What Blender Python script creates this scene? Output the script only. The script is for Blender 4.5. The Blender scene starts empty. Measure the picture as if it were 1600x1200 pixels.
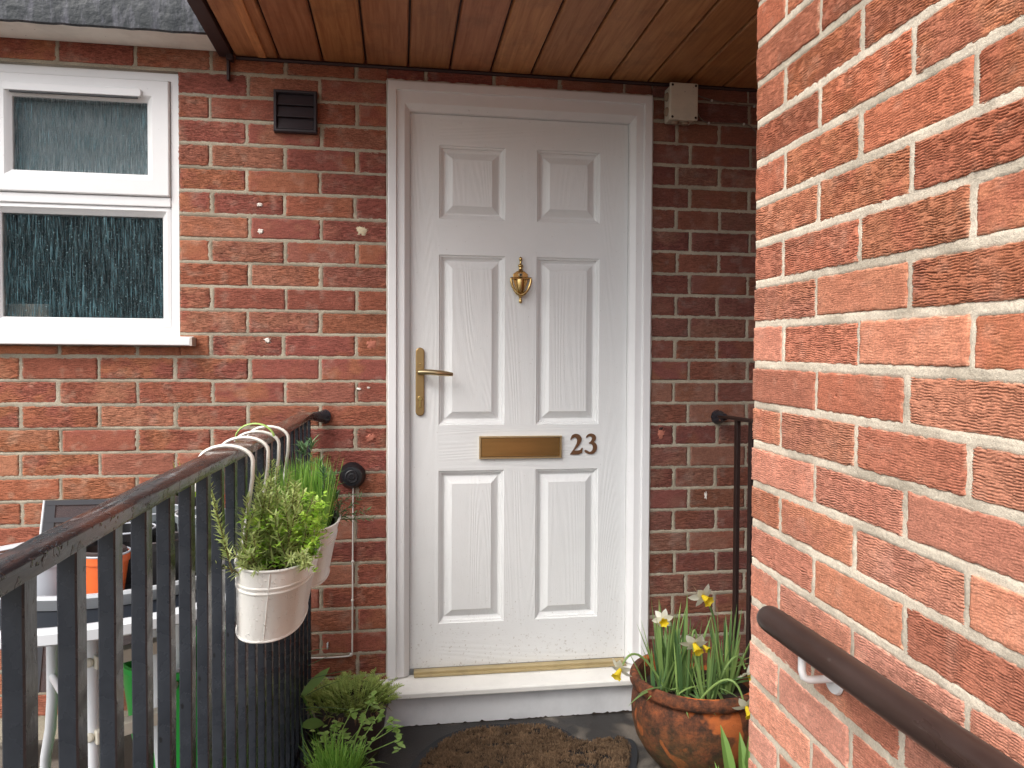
import bpy, bmesh, math, random
import numpy as np
from mathutils import Vector, Matrix, Euler
R = math.radians
random.seed(7)
rng = np.random.RandomState(11)
S = bpy.context.scene
COL = S.collection

# ------------------------------------------------------------------ camera
cam = bpy.data.cameras.new('camera'); camo = bpy.data.objects.new('camera', cam); COL.objects.link(camo)
Fv = Vector((0.1494, 0.9885, -0.0231)).normalized()
Rv = Vector((0.9888, -0.1493, 0.0045)); Rv = (Rv - Fv * Rv.dot(Fv)).normalized()
Uv = Rv.cross(Fv)
camo.matrix_world = Matrix(((Rv.x, Uv.x, -Fv.x, 0.072), (Rv.y, Uv.y, -Fv.y, -2.4759), (Rv.z, Uv.z, -Fv.z, -0.0266), (0, 0, 0, 1)))
cam.sensor_width = 36; cam.lens = 36 * 1159.3 / 1600
cam.clip_start = 0.02; cam.clip_end = 500
S.camera = camo

# ------------------------------------------------------------------ world, sun, exposure
SUN_EL, SUN_AZ = 48, 228            # azimuth clockwise from +Y: behind the camera, a little to the left
w = bpy.data.worlds.new('World'); S.world = w; w.use_nodes = True
nt = w.node_tree; nt.nodes.clear()
sky = nt.nodes.new('ShaderNodeTexSky'); sky.sky_type = 'NISHITA'; sky.sun_disc = False
sky.sun_elevation = R(SUN_EL); sky.sun_rotation = R(SUN_AZ); sky.dust_density = 4; sky.air_density = 1.0; sky.ozone_density = 1
hs = nt.nodes.new('ShaderNodeHueSaturation'); hs.inputs['Saturation'].default_value = 0.42
bg = nt.nodes.new('ShaderNodeBackground'); bg.inputs['Strength'].default_value = 0.15
ou = nt.nodes.new('ShaderNodeOutputWorld')
nt.links.new(sky.outputs[0], hs.inputs['Color']); nt.links.new(hs.outputs[0], bg.inputs[0]); nt.links.new(bg.outputs[0], ou.inputs[0])
sl = bpy.data.lights.new('sun', 'SUN'); sl.energy = 1.1; sl.angle = R(45); sl.color = (1, .97, .93)
so = bpy.data.objects.new('sun', sl); COL.objects.link(so)
d = Vector((math.sin(R(SUN_AZ)) * math.cos(R(SUN_EL)), math.cos(R(SUN_AZ)) * math.cos(R(SUN_EL)), math.sin(R(SUN_EL))))
so.rotation_euler = d.to_track_quat('Z', 'Y').to_euler()
S.view_settings.view_transform = 'Standard'; S.view_settings.look = 'None'
S.view_settings.exposure = 0.86; S.view_settings.gamma = 1

FZ = -1.195                          # floor height (z = 0 is a course line of the brickwork)

# ------------------------------------------------------------------ materials
def mat(name, col=(.5, .5, .5), rough=.6, metal=0, spec=.5, build=None):
    m = bpy.data.materials.new(name); m.use_nodes = True
    n = m.node_tree; b = n.nodes['Principled BSDF']
    b.inputs['Base Color'].default_value = (*col, 1); b.inputs['Roughness'].default_value = rough
    b.inputs['Metallic'].default_value = metal; b.inputs['Specular IOR Level'].default_value = spec
    if build: build(n, b)
    return m
def nd(n, t, **k):
    x = n.nodes.new('ShaderNode' + t)
    for a, v in k.items():
        if hasattr(x, a): setattr(x, a, v)
    return x
def coords(n, scale=(1, 1, 1), rot=(0, 0, 0)):
    tc = nd(n, 'TexCoord'); mp = nd(n, 'Mapping'); mp.inputs['Scale'].default_value = scale; mp.inputs['Rotation'].default_value = rot
    n.links.new(tc.outputs['Object'], mp.inputs[0]); return mp.outputs[0]
def noise(n, vec, scale, detail=4, rough=.5, dist=0):
    x = nd(n, 'TexNoise'); x.inputs['Scale'].default_value = scale; x.inputs['Detail'].default_value = detail
    x.inputs['Roughness'].default_value = rough; x.inputs['Distortion'].default_value = dist
    n.links.new(vec, x.inputs['Vector']); return x.outputs['Fac']
def ramp(n, fac, stops):
    r = nd(n, 'ValToRGB'); e = r.color_ramp.elements
    while len(e) < len(stops): e.new(.5)
    for i, (p, c) in enumerate(stops):
        e[i].position = p; e[i].color = (*c, 1) if len(c) == 3 else c
    n.links.new(fac, r.inputs[0]); return r.outputs[0]
def bump(n, b, h, strength=.3, dist=.002, prev=None):
    x = nd(n, 'Bump'); x.inputs['Strength'].default_value = strength; x.inputs['Distance'].default_value = dist
    n.links.new(h, x.inputs['Height'])
    if prev: n.links.new(prev, x.inputs['Normal'])
    n.links.new(x.outputs[0], b.inputs['Normal']); return x.outputs[0]
def mixc(n, fac, a, b_, mode='MIX'):
    x = nd(n, 'Mix', data_type='RGBA', blend_type=mode)
    for s, v in ((x.inputs[0], fac), (x.inputs[6], a), (x.inputs[7], b_)):
        if isinstance(v, (int, float)): s.default_value = v
        elif isinstance(v, tuple): s.default_value = (*v, 1)
        else: n.links.new(v, s)
    return x.outputs[2]
def attr(n, name='col'):
    a = nd(n, 'Attribute'); a.attribute_name = name; return a.outputs['Color']
def g(v): return (v, v, v)

def b_brick(n, b):
    v = coords(n)
    c = mixc(n, 1, attr(n), ramp(n, noise(n, v, 260, 5, .75), [(.3, g(.62)), (.7, g(1.3))]), 'MULTIPLY')
    n.links.new(c, b.inputs['Base Color'])
    p = bump(n, b, noise(n, coords(n, (1, 1, 2.5)), 170, 4, .7), .75, .0022)
    bump(n, b, noise(n, v, 700, 2), .4, .0008, p)
M_BRICK = mat('brick', rough=.85, spec=.25, build=b_brick)
def b_mortar(n, b):
    v = coords(n)
    c = mixc(n, 1, attr(n), ramp(n, noise(n, v, 300, 5, .7), [(.3, g(.75)), (.7, g(1.15))]), 'MULTIPLY')
    n.links.new(c, b.inputs['Base Color'])
    p = bump(n, b, noise(n, v, 120, 5, .7), .7, .003)
    bump(n, b, noise(n, v, 900, 2), .5, .001, p)
M_MORTAR = mat('mortar', rough=.95, spec=.15, build=b_mortar)

def paint(name, col, rough=.35, grain=None, dirt=.12, gstr=.3, spec=.5):
    def f(n, b):
        v = coords(n)
        c = mixc(n, ramp(n, noise(n, v, 6, 6, .65), [(.45, g(0)), (.8, g(dirt))]), col, tuple(x * .55 for x in col))
        c = mixc(n, ramp(n, noise(n, v, 90, 2), [(.74, g(0)), (.8, g(dirt * 2.5))]), c, (.16, .13, .1))
        if grain:          # mud splashes thinning out above the step
            tc = nd(n, 'TexCoord'); sp = nd(n, 'SeparateXYZ'); n.links.new(tc.outputs['Object'], sp.inputs[0])
            mr = nd(n, 'MapRange'); mr.inputs[1].default_value = 0; mr.inputs[2].default_value = .38; mr.inputs[3].default_value = .09; mr.inputs[4].default_value = -.02; n.links.new(sp.outputs[2], mr.inputs[0])
            ad = nd(n, 'Math', operation='ADD'); n.links.new(noise(n, v, 120, 3, .6), ad.inputs[0]); n.links.new(mr.outputs[0], ad.inputs[1])
            c = mixc(n, ramp(n, ad.outputs[0], [(.68, g(0)), (.76, g(.45))]), c, (.30, .25, .19))
        n.links.new(c, b.inputs['Base Color'])
        if grain:
            sc = (1, 1, .07) if grain == 'v' else (.07, 1, 1)
            vv = coords(n, sc)
            big = noise(n, vv, 6.5, 1.2, .35, .4)
            mth = nd(n, 'Math', operation='MULTIPLY'); mth.inputs[1].default_value = 210; n.links.new(big, mth.inputs[0])
            s = nd(n, 'Math', operation='SINE'); n.links.new(mth.outputs[0], s.inputs[0])
            add = nd(n, 'Math', operation='MULTIPLY_ADD'); n.links.new(noise(n, coords(n, (1, 1, .1) if grain == 'v' else (.1, 1, 1)), 300, 4, .7), add.inputs[0])
            add.inputs[1].default_value = 3.5; n.links.new(s.outputs[0], add.inputs[2])
            bump(n, b, add.outputs[0], gstr, .0006)
        else:
            bump(n, b, noise(n, v, 60, 2), .05, .001)
    return mat(name, col, rough, spec=spec, build=f)
M_UPVC = paint('white_upvc', (.78, .78, .78), .3)
M_DOORV = paint('door_white_vertical', (.77, .78, .775), .35, 'v', .10)
M_DOORH = paint('door_white_horizontal', (.77, .78, .775), .35, 'h', .10)
M_STEP = paint('step_white', (.72, .73, .74), .55, dirt=.5)
M_SILL = paint('sill_white', (.78, .77, .73), .45, dirt=.35)

def b_blackpaint(n, b):
    v = coords(n)
    n.links.new(mixc(n, ramp(n, noise(n, v, 9, 6, .7), [(.4, g(0)), (.7, g(.7))]), (.014, .017, .023), (.034, .040, .050)), b.inputs['Base Color'])
    r = ramp(n, noise(n, v, 40, 4), [(.35, g(.16)), (.7, g(.42))]); n.links.new(r, b.inputs['Roughness'])
    p = bump(n, b, noise(n, coords(n, (1, 1, .25)), 60, 4), .22, .003)
    bump(n, b, ramp(n, noise(n, v, 110, 1), [(.72, g(0)), (.76, g(1))]), .4, .0015, p)
_bb = b_blackpaint
def b_blackpaint(n, b):
    _bb(n, b)
    src = b.inputs['Base Color'].links[0].from_socket
    n.links.new(mixc(n, ramp(n, noise(n, coords(n, (1, 1, .6)), 75, 2), [(.70, g(0)), (.725, g(1))]), src, (.004, .004, .005)), b.inputs['Base Color'])
    src = b.inputs['Base Color'].links[0].from_socket
    n.links.new(mixc(n, ramp(n, noise(n, coords(n), 31, 1), [(.775, g(0)), (.785, g(1))]), src, (.30, .13, .09)), b.inputs['Base Color'])
M_BLACK = mat('black_paint', rough=.3, build=b_blackpaint)
def b_handrail(n, b):
    v = coords(n, (1, .22, 1))
    sp = nd(n, 'SeparateXYZ'); tc = nd(n, 'TexCoord'); n.links.new(tc.outputs['Object'], sp.inputs[0])
    mr = nd(n, 'MapRange'); mr.inputs[1].default_value = -.35; mr.inputs[2].default_value = .25; n.links.new(sp.outputs[1], mr.inputs[0])
    ad = nd(n, 'Math', operation='MULTIPLY_ADD'); n.links.new(mr.outputs[0], ad.inputs[0]); ad.inputs[1].default_value = .28; n.links.new(noise(n, v, 14, 6, .65), ad.inputs[2])
    worn = ramp(n, ad.outputs[0], [(.56, g(0)), (.68, g(1))])
    n.links.new(mixc(n, worn, (.018, .018, .021), (.105, .042, .030)), b.inputs['Base Color'])
    r = ramp(n, noise(n, v, 30, 4), [(.3, g(.08)), (.7, g(.33))]); n.links.new(r, b.inputs['Roughness'])
    p = bump(n, b, noise(n, v, 45, 5), .5, .004)
    bump(n, b, ramp(n, noise(n, coords(n), 110, 1), [(.6, g(0)), (.66, g(1))]), .5, .0025, p)
M_RAIL = mat('worn_handrail_paint', rough=.2, build=b_handrail)
M_BROWNMETAL = mat('dark_brown_paint', (.020, .010, .009), .4)
def b_tube(n, b):
    v = coords(n, (1, .3, 1))
    n.links.new(mixc(n, ramp(n, noise(n, v, 8, 6, .7), [(.35, g(0)), (.75, g(1))]), (.028, .015, .012), (.06, .038, .033)), b.inputs['Base Color'])
    src = b.inputs['Base Color'].links[0].from_socket
    src = mixc(n, ramp(n, noise(n, coords(n, (1, .5, 1)), 70, 1), [(.78, g(0)), (.79, g(.3))]), src, (.12, .10, .09))
    src = mixc(n, ramp(n, noise(n, coords(n, (1, .12, 3)), 60, 2, .5, 1.5), [(.72, g(0)), (.73, g(.4))]), src, (.14, .12, .11))
    n.links.new(src, b.inputs['Base Color'])
    n.links.new(ramp(n, noise(n, v, 25, 5), [(.3, g(.25)), (.7, g(.5))]), b.inputs['Roughness'])
    bump(n, b, noise(n, v, 30, 4), .2, .003)
M_TUBE = mat('brown_plastic_rail', rough=.35, build=b_tube)
def b_wood(n, b):
    v = coords(n, (1, .06, 1))
    c = ramp(n, noise(n, v, 70, 5, .6, .6), [(.3, (.34, .125, .045)), (.6, (.50, .23, .095)), (.8, (.56, .29, .13))])
    c = mixc(n, 1, c, attr(n), 'MULTIPLY')
    c = mixc(n, ramp(n, noise(n, coords(n), 7, 6, .7), [(.5, g(0)), (.72, g(.45))]), c, (.12, .055, .035))
    n.links.new(c, b.inputs['Base Color'])
    bump(n, b, noise(n, v, 120, 4), .25, .001)
M_WOOD = mat('varnished_boards', rough=.5, build=b_wood)
M_DARKWOOD = mat('dark_timber', (.035, .015, .015), .6)
def b_lead(n, b):
    v = coords(n, (1, 1, .25))
    n.links.new(ramp(n, noise(n, v, 35, 6, .7), [(.3, (.004, .009, .012)), (.5, (.012, .017, .022)), (.70, (.10, .10, .125))]), b.inputs['Base Color'])
    bump(n, b, noise(n, coords(n), 25, 5), .6, .01)
M_LEAD = mat('weathered_felt', rough=.5, build=b_lead)
def b_brass(c1, c2, r):
    def f(n, b):
        v = coords(n, (.15, 1, 1))
        n.links.new(mixc(n, noise(n, v, 60, 4), c1, c2), b.inputs['Base Color'])
        b.inputs['Roughness'].default_value = r
    return f
M_BRASS = mat('polished_brass', metal=1, build=b_brass((.58, .42, .18), (.46, .31, .12), .22))
M_ABRASS = mat('antique_brass', metal=1, build=b_brass((.34, .22, .10), (.44, .30, .14), .33))
M_LBRASS = mat('letterbox_brass', metal=1, build=b_brass((.50, .31, .12), (.38, .23, .09), .3))
M_LBFR = mat('letterbox_frame', (.62, .48, .28), .35, 1)
M_NUM = mat('numeral_bronze', (.16, .075, .035), .4, .3)
M_GOLDBAR = paint('gold_threshold', (.42, .33, .17), .4, dirt=.9)
M_DARK = mat('dark_plastic', (.018, .017, .02), .4)
M_VENT = mat('vent_brown_black', (.028, .021, .026), .45)
M_BELL = mat('bell_black', (.012, .013, .016), .35)
M_JB = paint('junction_box_plastic', (.62, .56, .45), .55, dirt=.6)
M_JBD = mat('grommet', (.32, .23, .16), .7)
M_CABLE = mat('white_cable', (.6, .58, .54), .5)
M_CABLED = mat('grey_cable', (.16, .12, .09), .5)
M_CREAM = mat('cream_enamel', (.72, .68, .62), .3)
def b_bucket(n, b):
    v = coords(n)
    n.links.new(mixc(n, ramp(n, noise(n, v, 12, 5), [(.4, g(0)), (.8, g(.3))]), (.78, .76, .71), (.56, .54, .47)), b.inputs['Base Color'])
    bump(n, b, ramp(n, noise(n, v, 160, 1), [(.64, g(0)), (.70, g(1))]), .5, .0015)
M_BUCKET = mat('bucket_enamel', rough=.28, build=b_bucket)
M_HOOK = mat('hook_enamel', (.78, .75, .68), .3)
M_SEAL = paint('sealant', (.55, .5, .44), .8, dirt=.9)
M_FILL = mat('white_filler', (.72, .68, .62), .9)
M_FILLY = mat('yellow_filler', (.60, .52, .36), .9)
M_SCAR = mat('broken_brick', (.42, .15, .10), .9)
M_HOLE = mat('dark_hole', (.03, .015, .012), .9)
def b_terra(n, b):
    v = coords(n)
    base = ramp(n, noise(n, v, 26, 6, .75), [(.40, (.06, .032, .022)), (.53, (.17, .060, .03)), (.66, (.32, .10, .04))])
    base = mixc(n, ramp(n, noise(n, v, 8, 3, .5, .3), [(.56, g(0)), (.585, g(1))]), base, (.52, .14, .04))
    sep = nd(n, 'SeparateXYZ'); tc = nd(n, 'TexCoord'); n.links.new(tc.outputs['Object'], sep.inputs[0])
    mr = nd(n, 'MapRange'); mr.inputs[1].default_value = .0; mr.inputs[2].default_value = .20; mr.inputs[3].default_value = 1.0; mr.inputs[4].default_value = 0
    n.links.new(sep.outputs[2], mr.inputs[0])
    mu = nd(n, 'Math', operation='MULTIPLY'); n.links.new(mr.outputs[0], mu.inputs[0])
    n.links.new(ramp(n, noise(n, v, 22, 6, .75), [(.35, g(0)), (.55, g(1))]), mu.inputs[1])
    base = mixc(n, mu.outputs[0], base, (.085, .075, .03))
    base = mixc(n, ramp(n, noise(n, v, 130, 3, .6), [(.62, g(0)), (.72, g(.6))]), base, (.07, .05, .04))
    n.links.new(base, b.inputs['Base Color'])
    bump(n, b, noise(n, v, 60, 6, .8), 1, .006)
M_TERRA = mat('weathered_terracotta', rough=.9, spec=.25, build=b_terra)
def b_soil(n, b):
    v = coords(n)
    n.links.new(ramp(n, noise(n, v, 90, 5, .8), [(.3, (.012, .008, .006)), (.6, (.05, .033, .024)), (.8, (.10, .07, .05))]), b.inputs['Base Color'])
    bump(n, b, noise(n, v, 70, 5, .8), 1, .012)
M_SOIL = mat('potting_soil', rough=.95, build=b_soil)
def leafmat(name, c1, c2, rough=.4):
    def f(n, b):
        a = nd(n, 'Attribute'); a.attribute_name = 'rnd'
        c = mixc(n, a.outputs['Fac'], c1, c2)
        n.links.new(c, b.inputs['Base Color'])
        tr = nd(n, 'BsdfTranslucent'); n.links.new(c, tr.inputs[0])
        mx = nd(n, 'MixShader'); mx.inputs[0].default_value = .35
        out = n.nodes['Material Output']
        n.links.new(b.outputs[0], mx.inputs[1]); n.links.new(tr.outputs[0], mx.inputs[2]); n.links.new(mx.outputs[0], out.inputs[0])
    return mat(name, c1, rough, build=f)
M_ROSE = leafmat('rosemary_leaf', (.27, .36, .09), (.64, .72, .30))
M_PARS = leafmat('parsley_leaf', (.30, .58, .05), (.58, .82, .14))
M_CHIV = leafmat('chive_leaf', (.14, .36, .05), (.42, .68, .14))
M_PINK = leafmat('blue_green_leaf', (.07, .16, .06), (.20, .33, .16))
M_DAFF = leafmat('daffodil_leaf', (.09, .19, .075), (.36, .52, .16))
M_FERN = leafmat('feathery_leaf', (.22, .32, .07), (.55, .66, .20), .7)
M_MINT = leafmat('mint_leaf', (.28, .50, .10), (.52, .74, .24))
M_TULIP = leafmat('tulip_leaf', (.12, .28, .05), (.28, .45, .12))
M_STEMB = leafmat('woody_stem', (.12, .08, .04), (.2, .16, .06), .8)
M_DRY = leafmat('dry_leaf', (.20, .12, .07), (.34, .22, .13), .8)
M_PETAL = leafmat('cream_petal', (.78, .76, .60), (.85, .84, .74), .6)
M_TRUMP = leafmat('yellow_trumpet', (.80, .60, .02), (.88, .68, .04), .6)
M_TIE = mat('green_plastic_tie', (.35, .52, .14), .4)
def b_floor(n, b):
    v = coords(n)
    c = ramp(n, noise(n, v, 160, 5, .8), [(.3, (.013, .011, .010)), (.7, (.036, .031, .028))])
    dry = ramp(n, noise(n, v, 3.1, 3, .5, .4), [(.52, g(0)), (.56, g(1))])
    c = mixc(n, dry, c, ramp(n, noise(n, v, 200, 5, .8), [(.3, (.10, .085, .07)), (.7, (.21, .185, .155))]))
    n.links.new(c, b.inputs['Base Color'])
    n.links.new(ramp(n, dry, [(0, g(.38)), (1, g(.85))]), b.inputs['Roughness'])
    bump(n, b, noise(n, v, 180, 5, .8), .5, .004)
M_FLOOR = mat('wet_concrete', rough=.4, build=b_floor)
M_COIR = leafmat('coir_fibre', (.045, .026, .015), (.36, .23, .13), .9)
M_COIRB = mat('coir_base', (.012, .009, .008), .95)
M_RUBBER = mat('mat_rubber', (.012, .014, .018), .6)
def b_glass(n, b):
    v = coords(n, (1, 1, .035)); w_ = coords(n, (1, 1, .3))
    wob = nd(n, 'VectorMath', operation='MULTIPLY_ADD'); nz = nd(n, 'TexNoise'); nz.inputs['Scale'].default_value = 30; n.links.new(w_, nz.inputs['Vector'])
    n.links.new(nz.outputs['Color'], wob.inputs[0]); wob.inputs[1].default_value = (.006, 0, 0); n.links.new(v, wob.inputs[2])
    s1 = noise(n, wob.outputs[0], 380, 3, .7)
    drops = ramp(n, noise(n, coords(n, (1, 1, .7)), 210, 1), [(.69, g(0)), (.72, g(1))])
    add = nd(n, 'Math', operation='ADD'); n.links.new(ramp(n, s1, [(.35, g(0)), (.65, g(1))]), add.inputs[0]); n.links.new(drops, add.inputs[1])
    bump(n, b, add.outputs[0], 1, .0035)
    c = ramp(n, s1, [(.42, (.006, .018, .024)), (.54, (.02, .06, .07)), (.66, (.11, .24, .28))])
    c = mixc(n, drops, c, (.30, .42, .44))
    n.links.new(c, b.inputs['Base Color'])
    n.links.new(mixc(n, drops, ramp(n, s1, [(.42, g(.16)), (.62, g(.80))]), (.95, .95, .95)), b.inputs['Alpha'])
M_GLASS = mat('textured_glass', rough=.18, spec=.7, build=b_glass)
M_DIM = mat('room_dark', (.02, .035, .04), .9)
M_PALE = mat('room_pale', (.55, .53, .46), .8)
M_TBLW = mat('white_table_metal', (.68, .70, .72), .35)
M_CREAMP = mat('cream_plastic', (.62, .58, .48), .5)
M_GLASSTOP = mat('dark_glass_top', (.006, .009, .016), .12)
def b_mesh(n, b):
    b.inputs['Alpha'].default_value = .72
    n.links.new(ramp(n, noise(n, coords(n), 400, 2), [(.3, (.03, .022, .025)), (.7, (.085, .062, .065))]), b.inputs['Base Color'])
M_MESH = mat('chair_mesh', rough=.7, build=b_mesh)
M_SEAM = mat('chair_seam', (.035, .035, .042), .7)
M_PGREY = mat('pot_pale_grey', (.42, .44, .48), .45)
M_PDGREY = mat('pot_grey', (.16, .18, .19), .45)
M_PORANGE = mat('pot_orange', (.75, .14, .03), .45)
M_PRED = mat('pot_red', (.55, .07, .03), .45)
M_PBLACK = mat('pot_black', (.015, .014, .015), .4)
M_PBROWN = mat('pot_dark_brown', (.045, .032, .03), .5)
M_GREEN = mat('green_plastic', (.02, .36, .05), .4)
M_TRAY = mat('tray_grey', (.50, .52, .54), .45)

# ------------------------------------------------------------------ mesh helpers
class MB:
    def __init__(s): s.v = []; s.f = []; s.m = []; s.r = []; s.smooth = True
    def add(s, vs, fs, mi=0, rnd=None):
        o = len(s.v); s.v += [tuple(v) for v in vs]; s.f += [tuple(i + o for i in f) for f in fs]; s.m += [mi] * len(fs)
        s.r += [random.random() if rnd is None else rnd] * len(vs); return s
    def box(s, x0, x1, y0, y1, z0, z1, mi=0, M=None):
        vs = [Vector((x, y, z)) for x in (x0, x1) for y in (y0, y1) for z in (z0, z1)]
        if M: vs = [M @ v for v in vs]
        return s.add(vs, [(0, 1, 3, 2), (4, 6, 7, 5), (0, 4, 5, 1), (2, 3, 7, 6), (0, 2, 6, 4), (1, 5, 7, 3)], mi)
    def tube(s, pts, r, seg=10, mi=0, cap=True, rnd=None, flat=1):
        pts = [Vector(p) for p in pts]; n = len(pts); rs = r if isinstance(r, (list, tuple)) else [r] * n
        vs = []; fs = []; up = None
        for i, p in enumerate(pts):
            t = (pts[min(i + 1, n - 1)] - pts[max(i - 1, 0)]).normalized()
            if up is None:
                up = Vector((0, 0, 1)) if abs(t.z) < .9 else Vector((1, 0, 0))
            a = t.cross(up).normalized(); b = a.cross(t).normalized(); up = b
            for k in range(seg):
                q = 2 * math.pi * k / seg
                vs.append(p + a * math.cos(q) * rs[i] + b * math.sin(q) * rs[i] * flat)
        for i in range(n - 1):
            for k in range(seg):
                k2 = (k + 1) % seg
                fs.append((i * seg + k, i * seg + k2, (i + 1) * seg + k2, (i + 1) * seg + k))
        if cap: fs.append(tuple(range(seg))[::-1]); fs.append(tuple((n - 1) * seg + k for k in range(seg)))
        return s.add(vs, fs, mi, rnd)
    def lathe(s, prof, c=(0, 0, 0), seg=32, mi=0, M=None, rnd=None):
        vs = []; fs = []; n = len(prof)
        for (r, z) in prof:
            for k in range(seg):
                q = 2 * math.pi * k / seg
                v = Vector((r * math.cos(q), r * math.sin(q), z))
                if M: v = M @ v
                vs.append(v + Vector(c))
        for i in range(n - 1):
            for k in range(seg):
                k2 = (k + 1) % seg
                fs.append((i * seg + k, i * seg + k2, (i + 1) * seg + k2, (i + 1) * seg + k))
        return s.add(vs, fs, mi, rnd)
    def prism(s, poly, y0, y1, mi=0):            # polygon in x,z extruded along y
        n = len(poly)
        vs = [(x, y0, z) for x, z in poly] + [(x, y1, z) for x, z in poly]
        fs = [tuple(range(n)), tuple(range(n, 2 * n))[::-1]] + [(i, i + n, (i + 1) % n + n, (i + 1) % n) for i in range(n)]
        return s.add(vs, fs, mi)
    def blade(s, base, d, up, L, w, bend, n=5, rnd=None, fold=.25, mi=0, tip=.0):
        # a leaf: starts at base in direction d, droops by bend (m) opposite z
        base = Vector(base); d = Vector(d).normalized(); side = d.cross(Vector(up)).normalized(); nn = side.cross(d)
        vs = []; fs = []; rr = random.random() if rnd is None else rnd
        for i in range(n + 1):
            t = i / n
            p = base + d * L * t + Vector((0, 0, -bend * t * t))
            ww = w * (.55 + 1.2 * t - 1.75 * t ** 2.2) if w > .02 else w * (1 - t ** 3) * (.8 + .4 * min(1, t * 3))
            ww = max(ww, w * .03)
            vs += [p - side * ww / 2, p + nn * ww * fold, p + side * ww / 2]
        for i in range(n):
            o = i * 3
            fs += [(o, o + 1, o + 4, o + 3), (o + 1, o + 2, o + 5, o + 4)]
        return s.add(vs, fs, mi, rr)
    def build(s, name, mats, parent=None, loc=None, smooth=True, bevel=0, seg=2, recalc=False):
        if not isinstance(mats, (list, tuple)): mats = [mats]
        off = Vector(parent.matrix_world.translation) if parent else (Vector(loc) if loc is not None else Vector((0, 0, 0)))
        root = off
        me = bpy.data.meshes.new(name)
        me.from_pydata([Vector(v) - off for v in s.v], [], s.f)
        for m in mats: me.materials.append(m)
        me.polygons.foreach_set('material_index', s.m)
        if smooth: me.polygons.foreach_set('use_smooth', [True] * len(s.f))
        a = me.attributes.new('rnd', 'FLOAT', 'POINT'); a.data.foreach_set('value', s.r)
        if recalc:
            bm = bmesh.new(); bm.from_mesh(me); bmesh.ops.recalc_face_normals(bm, faces=bm.faces); bm.to_mesh(me); bm.free()
        me.update()
        o = bpy.data.objects.new(name, me); COL.objects.link(o)
        if parent: o.parent = parent
        else: o.location = root
        if smooth and not bevel:
            try: me.set_sharp_from_angle(angle=R(40))
            except Exception: pass
        if bevel:
            b = o.modifiers.new('b', 'BEVEL'); b.width = bevel; b.segments = seg; b.limit_method = 'ANGLE'; b.angle_limit = R(35)
            b.harden_normals = False
            if smooth:
                try: me.set_sharp_from_angle(angle=R(60))
                except Exception: pass
        if parent: parent_world[o.name] = off
        return o
parent_world = {}
def tag(o, label, cat, group=None, kind=None):
    if label: o['label'] = label
    if cat: o['category'] = cat
    if group: o['group'] = group
    if kind: o['kind'] = kind
    return o
def thing(name, label, cat, loc=(0, 0, 0), group=None):
    o = bpy.data.objects.new(name, None); COL.objects.link(o); o.empty_display_size = .05
    o.location = loc; o.matrix_world = Matrix.Translation(Vector(loc))
    return tag(o, label, cat, group)
def arrays_obj(name, V, Q, MI, C, mats, loc, parent=None, RN=None, smooth=True):
    me = bpy.data.meshes.new(name)
    V = V - np.array(loc)
    me.vertices.add(len(V)); me.vertices.foreach_set('co', V.astype(np.float32).ravel())
    k = Q.shape[1]
    me.loops.add(Q.size); me.loops.foreach_set('vertex_index', Q.astype(np.int32).ravel())
    me.polygons.add(len(Q)); me.polygons.foreach_set('loop_start', np.arange(0, Q.size, k, dtype=np.int32)); me.polygons.foreach_set('loop_total', np.full(len(Q), k, np.int32))
    for m in mats: me.materials.append(m)
    me.polygons.foreach_set('material_index', MI.astype(np.int32))
    me.polygons.foreach_set('use_smooth', np.full(len(Q), smooth))
    me.update(calc_edges=True)
    if C is not None:
        a = me.attributes.new('col', 'FLOAT_COLOR', 'POINT'); a.data.foreach_set('color', np.hstack([C, np.ones((len(C), 1))]).astype(np.float32).ravel())
    if RN is not None:
        a = me.attributes.new('rnd', 'FLOAT', 'POINT'); a.data.foreach_set('value', RN.astype(np.float32))
    me.validate()
    o = bpy.data.objects.new(name, me); COL.objects.link(o)
    if parent: o.parent = parent
    else: o.location = loc
    return o

def _h(x, y, s):
    v = np.sin(x * 127.1 + y * 311.7 + s * 74.7) * 43758.5453
    return v - np.floor(v)
def vn(x, y, s=0):
    xi = np.floor(x); yi = np.floor(y); fx = x - xi; fy = y - yi
    fx = fx * fx * (3 - 2 * fx); fy = fy * fy * (3 - 2 * fy)
    a = _h(xi, yi, s); b = _h(xi + 1, yi, s); c = _h(xi, yi + 1, s); d_ = _h(xi + 1, yi + 1, s)
    return a + (b - a) * fx + (c - a) * fy + (a - b - c + d_) * fx * fy
def fbm(x, y, s=0, o=3):
    t = 0; a = .5
    for i in range(o): t = t + a * vn(x * 2 ** i, y * 2 ** i, s + i * 13); a *= .5
    return t / (1 - .5 ** o)

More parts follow.
